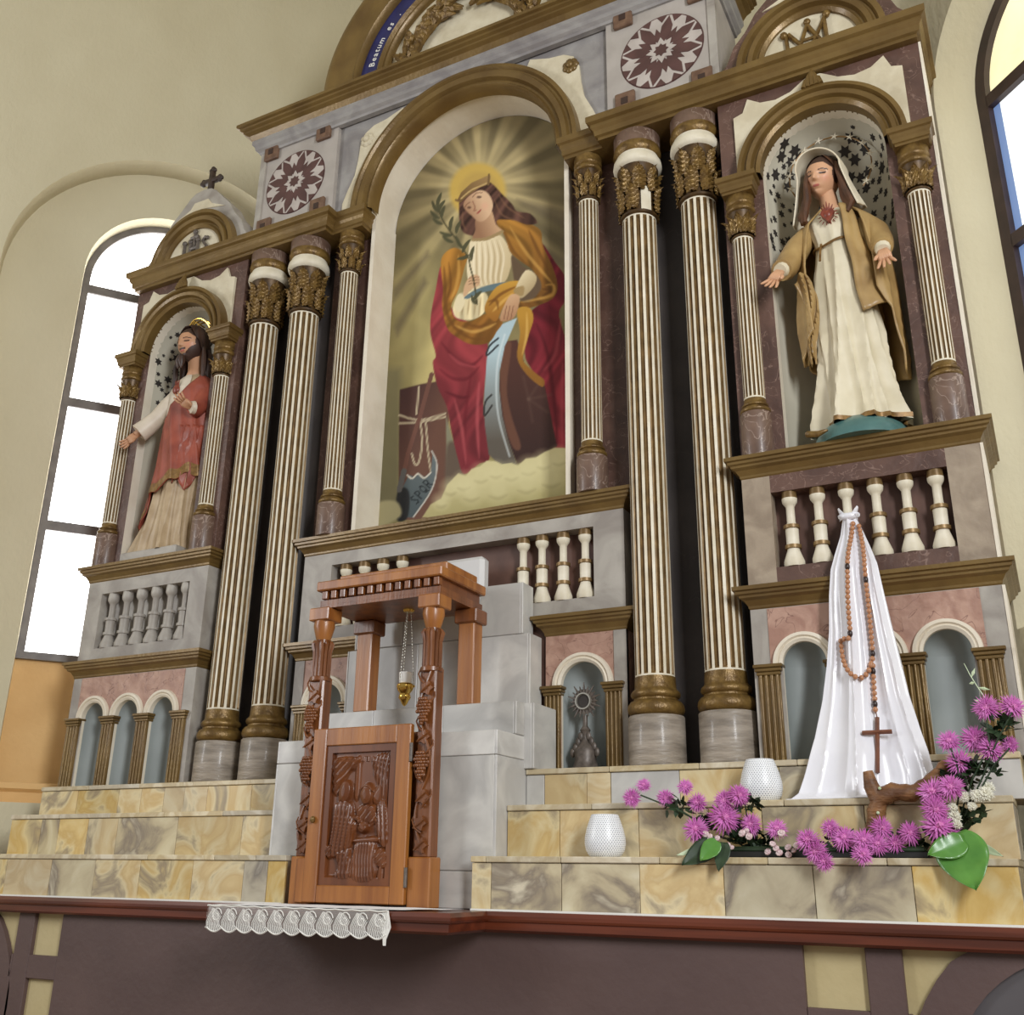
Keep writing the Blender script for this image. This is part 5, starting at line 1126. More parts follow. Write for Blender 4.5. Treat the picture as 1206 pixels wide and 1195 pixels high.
mums = [(105, 380, .85), (138, 345, .7), (200, 380, .8), (255, 350, .75), (290, 395, .9), (365, 435, 1.35), (285, 470, 1.15), (365, 388, .95), (405, 372, .95), (440, 455, .95), (512, 468, .9), (600, 500, 1.0), (622, 530, 1.0), (645, 560, .8), (700, 492, 1.05), (662, 466, .8), (755, 500, .95), (752, 540, .85), (805, 465, .9), (795, 512, .85), (845, 510, .85), (885, 480, .9), (950, 365, 1.2), (1000, 350, 1.05), (955, 412, 1.05), (965, 462, 1.3), (1000, 482, .9), (1025, 282, 1.1), (995, 222, .95), (1068, 215, 1.1), (1112, 245, 1.05), (1100, 128, 1.05), (1172, 125, 1.05), (1166, 230, .65)]
rg = random.Random(9)
FL = []
for i, (x, y, s) in enumerate(mums):
    px, py = fc(x, y); Y = -.545+rg.uniform(-.02, .03) if y > 300 or x < 500 else -.47+rg.uniform(-.03, .03)
    if x < 320 and y < 420: Y = -.50
    if 520 < y < 600 or (590 < x < 660 and y > 490): Y = -.645
    p = U(px, py, Y); FL.append((p, s))
    size = 'large' if s > 1.09 else ('small' if s < .81 else 'mid-sized')
    near = 'beside the driftwood branch' if x > 720 and y > 300 else ('on the tall spray by the side wall' if y <= 300 and x > 900 else 'spilling over the lowest marble step')
    t = thing('chrysanthemum', size+' spiky magenta chrysanthemum bloom '+near, 'flower', p, 0, size+' magenta chrysanthemums '+near)
    # face the bloom towards the nave, a little up
    d = Vector((rg.uniform(-.55, .55)+.25, -1, rg.uniform(-.15, .75))).normalized(); t.rotation_euler = d.to_track_quat('Z', 'Y').to_euler(); t.scale = (s*.84, s*.84, s*.84*rg.uniform(.75, 1.15))
    link('petals', MUM[i % 3], t); link('flower_heart', HEART, t); link('calyx', CAL, t); link('stem', STEM, t)
PET = MB()
for k in range(9): a = 2*pi*k/9; PET.ell((.010*cos(a), .010*sin(a), .004), (.007, .007, .006), 7, 5)
PET.ell((0, 0, .009), (.009, .009, .007), 7, 5); BTN = PET.mesh('petals', 'petal_blush')
PW = MB()
for (cnt, r, z) in ((10, .020, 0), (9, .016, .010), (6, .009, .017), (1, 0, .019)):
    for k in range(cnt): a = 2*pi*k/cnt+z*99; PW.ell((r*cos(a), r*sin(a), z), (.0085, .0085, .007), 7, 5)
POM = bloom_mesh(.027, [(18, -25, .9), (20, 0, 1.0), (20, 22, 1.0), (16, 42, .97), (12, 60, .95), (7, 76, .92), (3, 88, .9)], 'petal_white', 'petals', .42, .5, 4)
for x, y, s in ((325, 490, 1), (312, 482, 1), (345, 495, 1), (330, 508, .8), (416, 480, 1.1), (434, 488, 1), (428, 472, .8), (350, 520, 1), (375, 515, 1), (385, 520, .8), (500, 510, .9), (510, 522, .9), (488, 532, 1), (520, 535, 1), (545, 520, 1), (570, 515, 1.1), (545, 540, .9), (560, 528, .8), (578, 500, .8), (525, 480, 1.1)):
    p = U(*fc(x, y), -.575+rg.uniform(-.012, .012)); t = thing('button_flower', 'tiny blush-white button flower tucked among the magenta blooms', 'flower', p, 0, 'tiny blush-white button flowers')
    d = Vector((rg.uniform(-.4, .6), -1, rg.uniform(0, .9))).normalized(); t.rotation_euler = d.to_track_quat('Z', 'Y').to_euler(); t.scale = (s*.82,)*3
    link('petals', BTN, t); link('calyx', CAL, t, None, None, .7)
for x, y, s in ((1040, 378, .8), (1075, 375, .95), (1098, 370, 1.1), (1106, 352, .9), (1060, 403, .65), (1010, 433, .95), (1005, 407, .7), (1018, 455, .7)):
    p = U(*fc(x, y), -.54+rg.uniform(-.012, .012)+(.04 if y == 352 else 0)); t = thing('pompon_flower', 'round white pompon flower beside the large green leaf', 'flower', p, 0, 'white pompon flowers')
    d = Vector((rg.uniform(-.3, .5), -1, rg.uniform(0, .6))).normalized(); t.rotation_euler = d.to_track_quat('Z', 'Y').to_euler(); t.scale = (s,)*3
    link('petals', POM, t); link('calyx', CAL, t)
def leafblade(L_, W_, bend, m_='leaf_green'):
    def fn(u, v):
        x = (u-.5)*2; w_ = W_*(sin(pi*min(1, (v*.94+.06)**.72)))**.85
        return (x*w_, -bend*v*v*L_-.12*W_*abs(x)-.03*W_*sin(v*22)*abs(x), L_*v)
    return MB().grid(fn, 10, 16)
def put_leaf(label, base_px, tip_px, Y0, Y1, W_, m_, group=None, roll=0.0):
    a, b_ = Vector(U(*fc(*base_px), Y0)), Vector(U(*fc(*tip_px), Y1)); d = b_-a; L_ = d.length
    t = thing('broad_leaf', label, 'leaf', a, 0, group); n_ = Vector((roll, -1, .25)); zax = d.normalized(); ly = -(n_-zax*n_.dot(zax)).normalized(); lx = ly.cross(zax)
    t.rotation_euler = Matrix((lx, ly, zax)).transposed().to_euler()
    o = solid(leafblade(L_, W_, .12).build('blade', m_, t), .0012); v = MB().tube([(0, .004-.12*(k/8)**2*L_, L_*k/8) for k in range(9)], [.003-.0003*k for k in range(9)], 5); v.build('midrib', 'leaf_pale' if m_ == 'leaf_green' else 'stem_green', t)
put_leaf('large heart-shaped green leaf drooping over the lowest marble step', (1010, 480), (1076, 650), -.56, -.635, .085, 'leaf_green')
put_leaf('smaller green leaf overlapping the large heart-shaped leaf', (1040, 500), (935, 545), -.575, -.615, .045, 'leaf_green')
put_leaf('pale narrow leaf poking out beside the large heart-shaped leaf', (1060, 505), (1150, 548), -.54, -.575, .016, 'leaf_pale')
put_leaf('dark green leaf hanging under the button flowers, beside a curled leaf', (345, 500), (248, 575), -.57, -.625, .045, 'leaf_dark', None)
put_leaf('bright green leaf curling over the step edge under the button flowers', (345, 500), (300, 560), -.60, -.632, .036, 'leaf_green')
put_leaf('green leaf pointing straight down under the button flowers', (365, 505), (352, 590), -.595, -.632, .030, 'leaf_dark')
put_leaf('pale green leaf lying flat on the step beside the green leaves', (320, 515), (232, 545), -.56, -.59, .014, 'leaf_pale')
# dark foliage, stems and the low tray the flowers stand in
fo = MB(); rg = random.Random(21)
def sprig(p, n, spread, sz):
    for k in range(n):
        c = Vector(p)+Vector((rg.gauss(0, spread), rg.uniform(-.01, .05), rg.gauss(0, spread*.7)))
        d = Vector((rg.uniform(-1, 1), rg.uniform(-1, .2), rg.uniform(-.6, 1))).normalized(); s = d.cross(Vector((rg.uniform(-1, 1), rg.uniform(-1, 1), 1))).normalized()*sz*.28; L_ = sz*rg.uniform(.7, 1.3)
        nn = d.cross(s).normalized()*sz*.08
        fo.add([c, c+d*L_*.35+s, c+d*L_*.7+s*.8, c+d*L_, c+d*L_*.7-s*.8, c+d*L_*.35-s, c+d*L_*.5-nn], [(0, 1, 6), (1, 2, 6), (2, 3, 6), (3, 4, 6), (4, 5, 6), (5, 0, 6)])
for x, y, n, sp in ((320, 440, 26, .03), (400, 480, 40, .03), (440, 500, 40, .03), (240, 405, 16, .02), (210, 412, 10, .02), (470, 520, 30, .025), (620, 530, 24, .03), (700, 520, 24, .03), (780, 520, 24, .03), (870, 510, 24, .025), (940, 500, 20, .025), (1030, 330, 40, .025), (1060, 300, 40, .025), (1060, 430, 30, .02), (1020, 480, 24, .02), (1110, 300, 24, .02), (1130, 200, 26, .018), (1140, 170, 18, .015), (420, 400, 18, .02), (445, 400, 10, .012)):
    p = U(*fc(x, y), -.50); sprig(p, n, sp, .042)
for pts in ([(130, 372), (250, 420), (330, 470)], [(200, 395), (300, 450)], [(1172, 140), (1130, 220), (1090, 320), (1040, 430)], [(1100, 150), (1110, 230), (1060, 330), (1020, 450)], [(1000, 240), (1030, 330), (1010, 450)], [(420, 380), (430, 440), (400, 500)], [(1166, 240), (1120, 290), (1060, 400)]):
    fo.tube([U(*fc(x, y), -.51) for x, y in pts], .0032, 5)
fo.v = [(x, min(y, -.412) if z < .004 else y, z) for x, y, z in fo.v]; fo.v = [(x, y, max(z, Z1+.004) if y > -.592 else z) for x, y, z in fo.v]
o = fo.build('flower_foliage', 'leaf_dark', recalc=False); tag(o, 'dark green foliage and stems between the magenta blooms', 'foliage', kind='stuff')
tr = thing('flower_tray', 'low dark tray holding the flowers on the lowest marble step', 'tray', (U(860, 1005, -.5)[0], -.49, Z1))
x0, x1 = U(845, 1000, -.5)[0]-tr.location.x, U(1095, 1000, -.5)[0]-tr.location.x
MB().bbox(x0, x1, -.05, .05, 0, .022, .004).build('basin', 'tray_dark', tr)
MB().bbox(x0+.01, x1-.01, -.045, .045, .02, .04, .006).build('floral_foam', 'leaf_dark', tr)
# the fine dry twig with pale leaves above the tall spray
tw = thing('twig', 'thin pale twig with tiny leaves rising above the tall spray', 'twig', U(*fc(1100, 120), -.47))
b0 = Vector(tw.location); f2 = lambda a, b_: Vector(U(860+a/3.486, 640+b_/3.486, -.47))-b0
MB().tube([f2(1050, 640), f2(1010, 580), f2(985, 540), f2(960, 492)], [.0025, .002, .002, .0012], 5).build('twig_stem', 'leaf_pale', tw)
for a, b_, c, d in ((1015, 590, 1068, 600), (990, 550, 1005, 510), (1005, 570, 980, 575), (1000, 640, 1030, 655)):
    p, q = f2(a, b_), f2(c, d); n_ = (q-p).cross(Vector((0, 1, 0))).normalized()*.006
    MB().add([p, p.lerp(q, .5)+n_, q, p.lerp(q, .5)-n_, p.lerp(q, .5)+Vector((0, -.003, 0))], [(0, 1, 4), (1, 2, 4), (2, 3, 4), (3, 0, 4)]).build('leaf', 'leaf_pale', tw)
# ================================================================ statues
class Body:
    def __init__(s, skin): s.mb = MB(); s.col = []; s.skin = lin(skin)
    def _fill(s, c=None):
        while len(s.col) < len(s.mb.v): s.col.append(c or s.skin)
    def tube(s, *a, **k): s.mb.tube(*a, **k); s._fill()
    def ell(s, *a, **k): s.mb.ell(*a, **k); s._fill()
    def head(s, c, H, M3, hair, beard=False, lip=(176, 96, 84)):
        nu, nv = 128, 112; vs = []; cs = []; sk = np.array(s.skin[:3]); dk = np.array(lin(hair)[:3]); lp_ = np.array(lin(lip)[:3]); ck = np.array(lin((214, 136, 110))[:3])
        for j in range(nv+1):
            la = -pi/2+pi*j/nv
            for i in range(nu):
                lo_ = 2*pi*i/nu; d = (cos(la)*sin(lo_), -cos(la)*cos(lo_), sin(la)); x, y, z = .355*d[0], .43*d[1], .5*d[2]
                if z < 0: t = -z/.5; x *= 1-.26*t**1.6; y *= 1-.10*t if y > 0 else 1-.04*t
                if d[1] < 0:
                    f_ = min(1, -d[1]*1.6); ax = abs(x)
                    gz = max(0, min(1, (.09-z)/.19)) if z > -.10 else max(0, 1-(-.10-z)/.045)
                    y -= .105*exp(-(x/.05)**2)*gz*f_
                    y += .04*exp(-((ax-.15)/.075)**2-((z-.025)/.05)**2)*f_
                    y -= .018*exp(-((z-.10)/.03)**2)*exp(-(ax/.22)**2)*f_
                    y -= .024*exp(-(x/.09)**2-((z+.235)/.04)**2)*f_; y += .015*exp(-(x/.10)**2-((z+.30)/.025)**2)*f_; y -= .04*exp(-(x/.12)**2-((z+.40)/.08)**2)*f_
                col = sk
                if d[1] < 0:
                    col = sk+(ck-sk)*.45*exp(-((abs(x)-.2)/.08)**2-((z+.1)/.09)**2)
                    if ((abs(x)-.15)/.072)**2+((z-.015)/.026)**2 < 1: col = dk*.6
                    if .07 < abs(x) < .25 and abs(z-(.10-1.8*(abs(x)-.15)**2)) < .013: col = dk
                    if z > .27-.9*max(0, abs(x)-.16) or (abs(x) > .31 and z > -.2): col = dk*1.1
                    if (x/.085)**2+((z+.235)/.026)**2 < 1: col = lp_
                    elif beard and (z < -.29 or z < -.05-.9*max(0, .34-abs(x)) or (z < -.165 and z > -.215 and abs(x) < .11)): col = dk*1.2
                q = M3@(Vector((x, y, z))*H)+Vector(c); vs.append(tuple(q)); cs.append((col[0], col[1], col[2], 1))
        fs = [(j*nu+i, j*nu+(i+1) % nu, (j+1)*nu+(i+1) % nu, (j+1)*nu+i) for j in range(nv) for i in range(nu)]
        s.mb.add(vs, fs, 0, True); s.col += cs
    def hand(s, wr, u, n_, size=1.0, side=1, curl=.5):
        u = Vector(u).normalized(); n_ = Vector(n_); n_ = (n_-u*n_.dot(u)).normalized(); w_ = u.cross(n_)*side; wr = Vector(wr); z = size
        for k in range(5):                                     # palm as overlapping metacarpal ridges, then four bent fingers
            o = (k-2)*.0088*z; s.tube([wr+w_*o*.55, wr+u*.028*z+w_*o*.9, wr+u*.055*z+w_*o], [.011*z, .0125*z, .0105*z], 8)
        for k in range(4):
            o = (k-1.5)*.0118*z; L_ = (.050, .058, .054, .042)[k]*z; b = wr+u*.055*z+w_*o; sp = w_*(k-1.5)*.006*z
            s.tube([b, b+u*L_*.38+n_*L_*.06*curl+sp, b+u*L_*.70+n_*L_*.26*curl+sp*1.6, b+u*L_*.95+n_*L_*.55*curl+sp*2], [.0072*z, .0068*z, .0060*z, .0042*z], 7)
        b = wr+u*.018*z-w_*.016*z; s.tube([b, b+u*.020*z-w_*.016*z+n_*.008*z, b+u*.040*z-w_*.022*z+n_*.018*z], [.0095*z, .0085*z, .005*z], 7)
    def part(s, parent, nm, sh): s._fill(); s.mb.c = s.col; o = child_shift(s.mb.build(nm, 'skin_vcol', parent), sh); s.mb = MB(); s.col = []; return o
    def build(s, parent):
        s._fill(); s.mb.c = s.col; return s.mb.build('body', 'skin_vcol', parent)
def ringfn(rows):
    A = np.array(rows, float); zz_ = A[:, 0]
    def at(z): return [float(np.interp(z, zz_, A[:, k])) for k in range(1, A.shape[1])]
    return at
def crease(a): return 1-1.7*abs(sin(a/2))**.75
def ang(th): return sin(th), -cos(th)
# ---- the statue in the ochre mantle
ma = thing('statue', 'painted statue of a veiled woman in cream dress and ochre mantle, hands open', 'statue', (2.17, .0, ZU))
def mp(mb, nm, m_): return child_shift(mb.build(nm, m_, ma), ma)
mp(MB().lathe([(.215, ZU), (.212, ZU+.03), (.19, ZU+.07), (.15, ZU+.105), (.08, ZU+.125), (.0, ZU+.13)], 32, 2.175, .01), 'globe', 'globe_teal')
sn = MB(); sn.tube([(2.0, -.14, ZU+.045), (1.975, -.19, ZU+.03), (2.02, -.20, ZU+.02), (2.06, -.19, ZU+.035)], [.012, .016, .014, .005], 8); mp(sn, 'serpent', 'bronze_gold')
dress = ringfn([(1.645, 2.195, .0, .19, .15, .014), (1.70, 2.195, .0, .186, .145, .014), (1.80, 2.19, .0, .172, .132, .013), (2.0, 2.18, -.005, .150, .118, .011), (2.2, 2.172, -.01, .138, .108, .009), (2.45, 2.165, -.01, .122, .096, .007), (2.58, 2.162, -.01, .104, .086, .005), (2.62, 2.16, -.01, .100, .084, .004), (2.68, 2.158, -.01, .116, .092, .004), (2.74, 2.155, -.005, .128, .09, .003), (2.79, 2.15, .0, .115, .07, .001), (2.83, 2.145, .0, .058, .05, 0)])
def dress_fn(u, v):
    z = 1.645+v*(2.83-1.645); cx, cy, rx, ry, am = dress(z); th = 2*pi*u; s_, c_ = ang(th); tw_ = (2.6-z)*1.5
    f_ = 1+am/.16*(crease(7*th+tw_*2.6+.5*sin(th*3))+.6*crease(12*th-tw_*2+1)+.5*sin(5*th+.7+tw_*2))*1.9
    hem = .02*max(0, (1.75-z)/.1)*(1+sin(7*th))
    return (cx+(rx*f_+hem*.4)*s_, cy+(ry*f_+hem*.4)*c_, z+(.012*sin(9*th) if v == 0 else 0))
mp(MB().grid(dress_fn, 150, 80, wrap=True), 'dress', 'robe_cream')
mp(MB().grid(lambda u, v: (lambda q: (q[0]+.006*sin(2*pi*u)+0, q[1]-.006*cos(2*pi*u), 1.64+.022*v))(dress_fn(u, .01)), 100, 2, wrap=True), 'hem', 'hem_gold')
bl = MB(); bl.tube([(2.158+.108*sin(t), -.01-.096*cos(t), 2.60+.012*sin(t*3)) for t in np.linspace(-1.7, 1.7, 25)], .006, 6); bl.tube([(2.10, -.092, 2.603), (2.095, -.108, 2.56), (2.09, -.115, 2.50)], .006, 6); mp(bl, 'belt', 'hem_gold')
def mantle_ma(u, v):
    th = radians(44)+u*radians(272)                       # open in front
    side = sin(th)
    zb_ = 1.90 if side > 0 else 2.02
    fr = min(u, 1-u)*2                                     # 0 at the front edges
    zb_ = zb_+.42*max(0, .30-fr)/.30*(1 if side > 0 else .25)-.05*max(0, fr-.5)
    zt_ = 2.845-.02*fr; z = zt_+(zb_-zt_)*v
    rx = float(np.interp(z, [1.85, 2.05, 2.3, 2.5, 2.66, 2.74, 2.80, 2.85], [.225, .228, .226, .212, .190, .168, .110, .062])); ry = rx*.70+.018
    am = .04*min(1, v*1.6)
    f_ = 1+am*1.3*(crease(8*th+z*5)+.6*crease(13*th-z*6))
    s_, c_ = ang(th); cx = 2.172+.02*(2.6-z)
    return (cx+rx*f_*s_, .008+ry*f_*c_, z+.02*sin(th*6)*v*v)
o = mp(MB().grid(mantle_ma, 110, 60, mfn=lambda u, v: 0), 'mantle', 'mantle_ochre'); solid(o, .009)
# gathered mantle end below the open palm, and the long strip on the other side
def loop_fold(u, v):
    t = u; x = 1.965+.075*t+.02*sin(v*5); z = 2.40-.42*v+.05*sin(pi*t); y = -.112-.02*sin(pi*t)*(1-.4*v)-.016*crease(t*16+v*9)
    return (x+.05*v*(1-t), y+.05*v, z)
o = mp(MB().grid(loop_fold, 24, 26), 'mantle_fold', 'mantle_ochre'); solid(o, .008)
def strip(u, v):
    z = 2.80-.62*v; x = 2.20+.055*v+(.05+.06*v)*u+.004*sin(v*14); y = -.106-.006*sin(pi*u)-.016*v+(.05*u)+.006*crease(u*9+v*4)
    return (x, y, z+.05*u*v)
o = mp(MB().grid(strip, 8, 30), 'mantle_border', 'mantle_ochre'); solid(o, .008)
sl = MB(); sl2 = MB()
sl.tube([(2.03, .0, 2.735), (1.985, -.03, 2.66), (1.945, -.065, 2.57), (1.925, -.12, 2.50), (1.915, -.155, 2.475)], [.05, .062, .064, .058, .052], 14)
sl2.tube([(2.295, .0, 2.725), (2.345, -.02, 2.64), (2.365, -.055, 2.555), (2.375, -.11, 2.50), (2.378, -.135, 2.475)], [.05, .062, .060, .052, .046], 14)
mp(sl, 'sleeve', 'mantle_ochre'); mp(sl2, 'sleeve', 'mantle_ochre')
cf = MB(); cf.tube([(1.918, -.15, 2.48), (1.91, -.172, 2.462)], [.040, .034], 12); mp(cf, 'cuff', 'robe_cream'); cf = MB(); cf.tube([(2.376, -.13, 2.478), (2.378, -.148, 2.452)], [.038, .032], 12); mp(cf, 'cuff', 'robe_cream')
B = Body((206, 158, 122)); RM = (Matrix.Rotation(radians(-13), 3, 'Z')@Matrix.Rotation(radians(9), 3, 'Y')@Matrix.Rotation(radians(14), 3, 'X'))
B.tube([(2.15, .0, 2.76), (2.148, -.002, 2.85), (2.14, -.012, 2.95), (2.138, -.012, 3.02)], [.085, .046, .042, .04], 16)
B.head((2.132, -.028, 3.015), .225, RM, (60, 40, 32))
child_shift(B.build(ma), ma); B = Body((206, 158, 122))
B.hand((1.908, -.168, 2.462), (-.45, -.35, -.85), (.15, -1, .45), 1.15, 1, .35); B.part(ma, 'hand', ma)
B.hand((2.378, -.145, 2.455), (.12, -.30, -.95), (-.1, -1, .25), 1.15, -1, .35); B.part(ma, 'hand', ma)
def veil(u, v):
    s_ = (u-.5)*2; y = -.098+.205*v; R = .122*sqrt(max(.12, 1-((y+.01)/.135)**2)) if y > -.01 else .122*(1-.9*max(0, -y-.05))
    sg = 1 if s_ > 0 else -1; a_ = abs(s_)
    if a_ < .55: ph = s_/.55*radians(98); x = R*.92*sin(ph); z = R*1.02*cos(ph)
    else:
        t = (a_-.55)/.45; x = sg*(R*.91+.055*t**1.2+.02*t*v); z = -R*.14-.235*t+.05*t*v; y = y*(1-.25*t)+.02*t+.006*crease(v*14+t*3)*t
    if v > .8: x *= 1-.5*(v-.8)
    q = Matrix.Rotation(radians(-9), 3, 'Z')@Vector((x, y, z)); tl = .028*max(0, z/.12)
    return (q.x+2.138-tl, q.y-.012, q.z+3.032)
o = mp(MB().grid(veil, 60, 44), 'veil', 'veil_cream'); solid(o, .007)
hr = MB()
for sg, bx in ((-1, 2.045), (1, 2.232)):
    for k in range(5):
        a = k*.9; hr.tube([(bx+sg*.006*k*.4-sg*.03, -.075+.012*k, 3.06), (bx-sg*.012+.008*sin(a), -.088+.010*k, 2.97), (bx+.012*sin(a+1), -.082+.010*k, 2.88), (bx+sg*.018+.014*sin(a+2), -.085+.008*k, 2.80), (bx+sg*.008+.018*sin(a+3.2), -.098+.008*k, 2.745)], [.012, .015, .017, .018, .008], 7)
def hcap(u, v):
    op = radians(8+74*v); th = op+u*(2*pi-2*op); la = pi/2-v*pi*.5; q = RM@Vector((.086*cos(la)*sin(th), -.103*cos(la)*cos(th), .118*sin(la)+.002)); return (q.x+2.132, q.y-.028, q.z+3.015)
hr.grid(hcap, 30, 12)
mp(hr, 'hair', 'hair_brown')
ht = MB()
hp_ = [(0, -.034), (.028, .002), (.032, .018), (.024, .032), (.010, .030), (0, .020), (-.010, .030), (-.024, .032), (-.032, .018), (-.028, .002)]
ht.prism([(2.148+x, 2.735+z) for x, z in hp_], -.128, -.10)
ht.ell((2.148, -.122, 2.742), (.020, .012, .022), 10, 8)
for k in range(5): ht.tube([(2.148+(k-2)*.007, -.115, 2.765), (2.148+(k-2)*.014, -.122, 2.79+.012*(2-abs(k-2)))], [.007, .002], 5)
for k in range(14): a = 2*pi*k/14; ht.tube([(2.148+.035*cos(a), -.108, 2.742+.035*sin(a)), (2.148+.05*cos(a), -.104, 2.742+.05*sin(a))], [.004, .0015], 4)
mp(ht, 'heart', 'heart_red')
hl = MB(); hc = (2.155, .085, 3.135); ring = [(hc[0]+.205*cos(t), hc[1], hc[2]+.205*sin(t)) for t in np.linspace(-.75, pi+.75, 40)]; hl.tube(ring, .004, 6)
hlo = mp(hl, 'halo_ring', 'hem_gold')
for k in range(12):
    t = -.62+(pi+1.24)*k/11; c = Vector((hc[0]+.205*cos(t), hc[1]-.006, hc[2]+.205*sin(t))); st = MB()
    for j in range(5):
        a = 2*pi*j/5+.3; d = Vector((sin(a), 0, cos(a))); s_ = Vector((cos(a), 0, -sin(a))); st.add([c+s_*.006, c+d*.026, c-s_*.006, c+Vector((0, -.006, 0))], [(0, 1, 3), (1, 2, 3), (0, 1, 2)])
    child_shift(st.build('halo_star', 'ivory_paint', ma), ma)

# ---- the red-robed statue
je = thing('statue', 'painted statue of a bearded man in red mantle over pale robe, one hand lowered', 'statue', (-2.08, .0, ZU))
def jp(mb, nm, m_): return child_shift(mb.build(nm, m_, je), je)
jp(MB().bbox(-2.36, -1.88, -.14, .09, ZU, ZU+.055, .006), 'base', 'grey_marble_paint')
robe = ringfn([(1.605, -2.10, .0, .215, .14, .016), (1.68, -2.10, .0, .205, .135, .015), (1.9, -2.08, .0, .180, .125, .012), (2.2, -2.055, .0, .165, .115, .009), (2.45, -2.05, .0, .160, .112, .006), (2.62, -2.05, .0, .165, .112, .004), (2.74, -2.05, .0, .168, .105, .003), (2.81, -2.05, .0, .135, .08, .001), (2.86, -2.05, .0, .062, .052, 0)])
def robe_fn(u, v):
    z = 1.605+v*(2.86-1.605); cx, cy, rx, ry, am = robe(z); th = 2*pi*u; s_, c_ = ang(th); tw_ = (2.6-z)*1.3
    f_ = 1+am/.17*(crease(9*th-tw_*2)+.6*crease(14*th+tw_)+.4*sin(6*th+.7))*1.5
    return (cx+rx*f_*s_-.09*max(0, (1.85-z)/.25)*max(0, -s_), cy+ry*f_*c_, z)
jp(MB().grid(robe_fn, 140, 60, wrap=True), 'robe', 'robe_tan')
def mantle_je(u, v):
    th = 2*pi*u; s_, c_ = ang(th); fr = .5+.5*cos(th)
    zt_ = 2.66+.20*s_ if c_ < .3 else 2.80
    zb_ = 2.03+.10*s_-.06*(1-fr)-(.20*max(0, -s_-.55)/.45)
    z = zt_+(zb_-zt_)*v; cx, cy, rx, ry, am = robe(z); dg = th*7+(z-2.4)*9
    f_ = 1.08+.085*(crease(dg)+.6*crease(dg*1.7+1))*(.45+.55*v)+.06*v
    if z > 2.72: f_ = 1.06+.01*sin(dg)
    return (cx+rx*f_*s_, cy+ry*f_*c_-.01, z+.015*sin(9*th)*v)
o = jp(MB().grid(mantle_je, 140, 50, wrap=True), 'mantle', 'mantle_red'); solid(o, .008)
def hemband(u, v):
    th = radians(-75)+u*radians(150); p = mantle_je((th/(2*pi)) % 1, .90+.1*v); return (p[0]+.008*sin(th), p[1]-.008*cos(th), p[2])
jp(MB().grid(hemband, 50, 3), 'gold_border', 'hem_gold')
def fall(u, v):
    z = 2.44-.40*v; x = -1.985+.125*u+.006*sin(v*9); y = -.124+.05*u*u-.014*crease(u*20+v*4)
    return (x-.03*v, y+.02*u, z+.05*sin(u*7)*v)
o = jp(MB().grid(fall, 22, 20), 'mantle_fold', 'mantle_red'); solid(o, .008)
sl = MB(); sl.tube([(-2.185, .0, 2.745), (-2.235, -.03, 2.66), (-2.275, -.065, 2.575), (-2.33, -.10, 2.50), (-2.365, -.125, 2.455)], [.055, .060, .056, .062, .066], 14); jp(sl, 'sleeve', 'robe_white')
def chest(u, v):
    th = radians(-78)+u*radians(100); z = 2.845-.34*v*(1-.55*u); cx, cy, rx, ry, am = robe(z); s_, c_ = ang(th); f_ = 1.035+.03*sin(th*9+z*14)
    return (cx+rx*f_*s_, cy+ry*f_*c_-.004, z)
jp(MB().grid(chest, 40, 24), 'tunic', 'robe_white')
sl = MB(); sl.tube([(-1.925, -.005, 2.75), (-1.905, -.04, 2.66), (-1.895, -.08, 2.57), (-1.885, -.12, 2.53), (-1.88, -.15, 2.535)], [.05, .054, .052, .048, .044], 14); jp(sl, 'mantle_sleeve', 'mantle_red')
cf = MB(); cf.tube([(-1.872, -.145, 2.533), (-1.88, -.168, 2.528)], [.046, .040], 12); jp(cf, 'cuff', 'robe_white')
B = Body((190, 142, 108)); RJ = Matrix.Rotation(radians(-4), 3, 'Z')@Matrix.Rotation(radians(8), 3, 'X')
B.tube([(-2.05, .0, 2.80), (-2.05, -.004, 2.89), (-2.06, -.008, 2.98), (-2.06, -.008, 3.05)], [.08, .05, .047, .045], 16)
B.head((-2.075, -.03, 3.085), .255, RJ, (58, 38, 30), True)
child_shift(B.build(je), je); B = Body((190, 142, 108))
B.tube([(-2.335, -.105, 2.49), (-2.385, -.138, 2.44)], [.03, .024], 10)
B.hand((-2.38, -.135, 2.445), (-.62, -.30, -.72), (.2, -1, .2), 1.2, 1, .4); B.part(je, 'hand', je)
B.hand((-1.878, -.16, 2.53), (-.35, -.75, .35), (-.4, -.2, .9), 1.15, -1, .8); B.part(je, 'hand', je)
hr = MB()
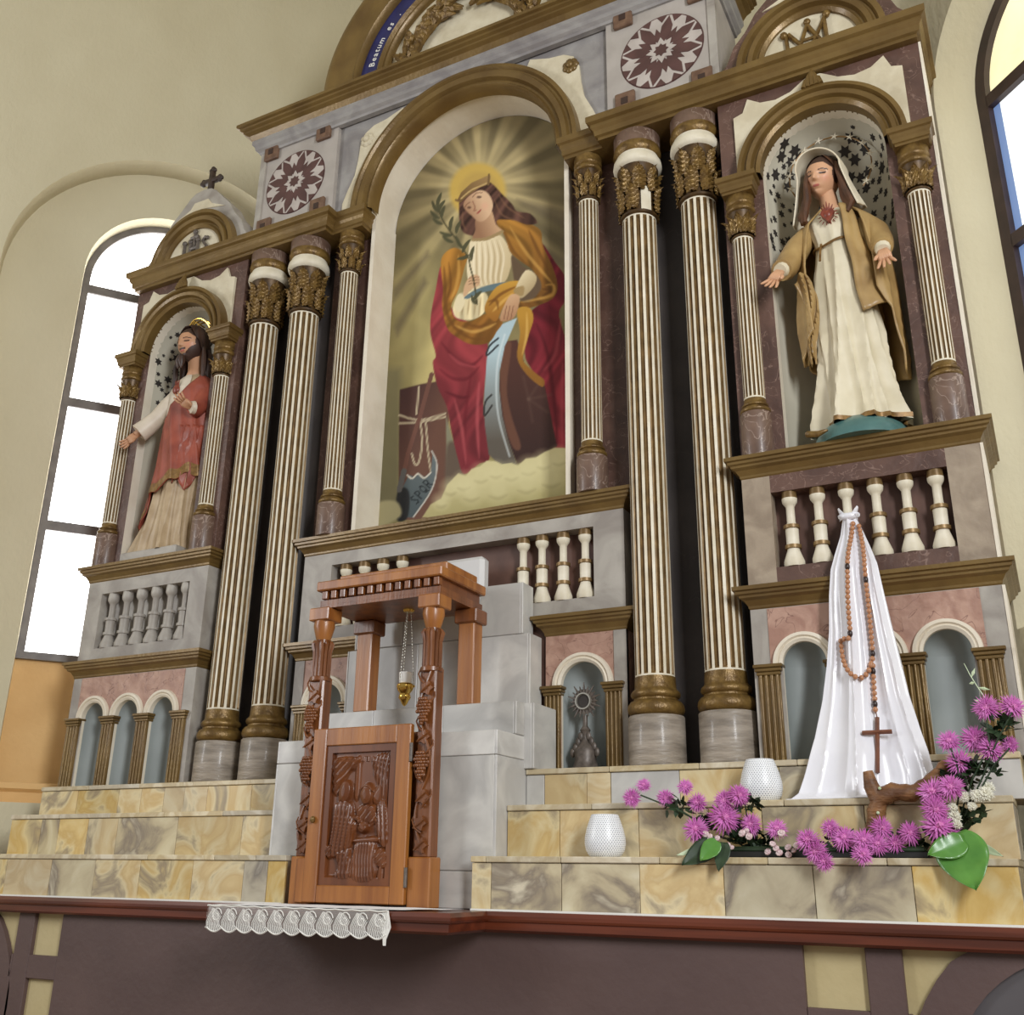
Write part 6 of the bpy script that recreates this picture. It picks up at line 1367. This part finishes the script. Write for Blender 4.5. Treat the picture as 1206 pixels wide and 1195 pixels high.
def cap(u, v):
    op = radians(12+66*min(1, v*1.5)); th = op+u*(2*pi-2*op); wv = 1+.05*crease(th*14+v*5)
    if v < .55: la = pi/2*(1-v/.55); q = Vector((.104*cos(la)*sin(th), -.122*cos(la)*cos(th), .138*sin(la)))*wv
    else:
        t = (v-.55)/.45; r = 1+.30*t-.12*t*t; q = Vector((.104*r*sin(th), -.112*r*cos(th)+.012*t, -.27*t))*1.0; q.x *= wv; q.y *= wv
    q = RJ@q; return (q.x-2.075, q.y-.028, q.z+3.098)
hr.grid(cap, 70, 40)
for k in range(9):
    t = radians(86+188*k/8); q = RJ@Vector((.118*sin(t), -.120*cos(t), 0)); wv = .010*sin(k*2.1)
    hr.tube([(q.x-2.075, q.y-.028, 3.04), (q.x*1.12-2.075+wv, q.y*1.12-.028, 2.95), (q.x*1.2-2.075-wv, q.y*1.2-.028, 2.87), (q.x*1.16-2.075+wv, q.y*1.16-.028, 2.80)], [.012, .018, .018, .006], 7)
bq = RJ@Vector((0, -.105, -.135)); 
for s_ in (-1, 1): hr.tube([(bq.x-2.075+s_*.004, bq.y-.03, 3.085+bq.z+.035), (bq.x-2.078+s_*.012, bq.y-.036, 3.085+bq.z-.01), (bq.x-2.08+s_*.014, bq.y-.03, 3.085+bq.z-.055)], [.022, .026, .006], 8)
jp(hr, 'hair', 'hair_dark')
ha = MB()
for k in range(3):
    rr = .105+.012*k; ha.tube([(-2.075+rr*cos(t), .02-.05*sin(t)+.03*k, 3.185+.115*sin(t)) for t in np.linspace(.15, pi-.15, 20)], .006, 6)
ha.tube([(-2.075-.10, -.0, 3.21), (-2.075-.02, -.03, 3.285), (-2.075+.07, -.02, 3.22)], .006, 6)
jp(ha, 'halo', 'brass')
hp2 = MB(); hp2.ell((-2.085, -.118, 2.72), (.028, .018, .034), 10, 8)
for k in range(4): hp2.tube([(-2.085+(k-1.5)*.008, -.118, 2.745), (-2.085+(k-1.5)*.012, -.115, 2.79)], [.006, .002], 5)
jp(hp2, 'heart', 'heart_red')
bpy.context.view_layer.update()
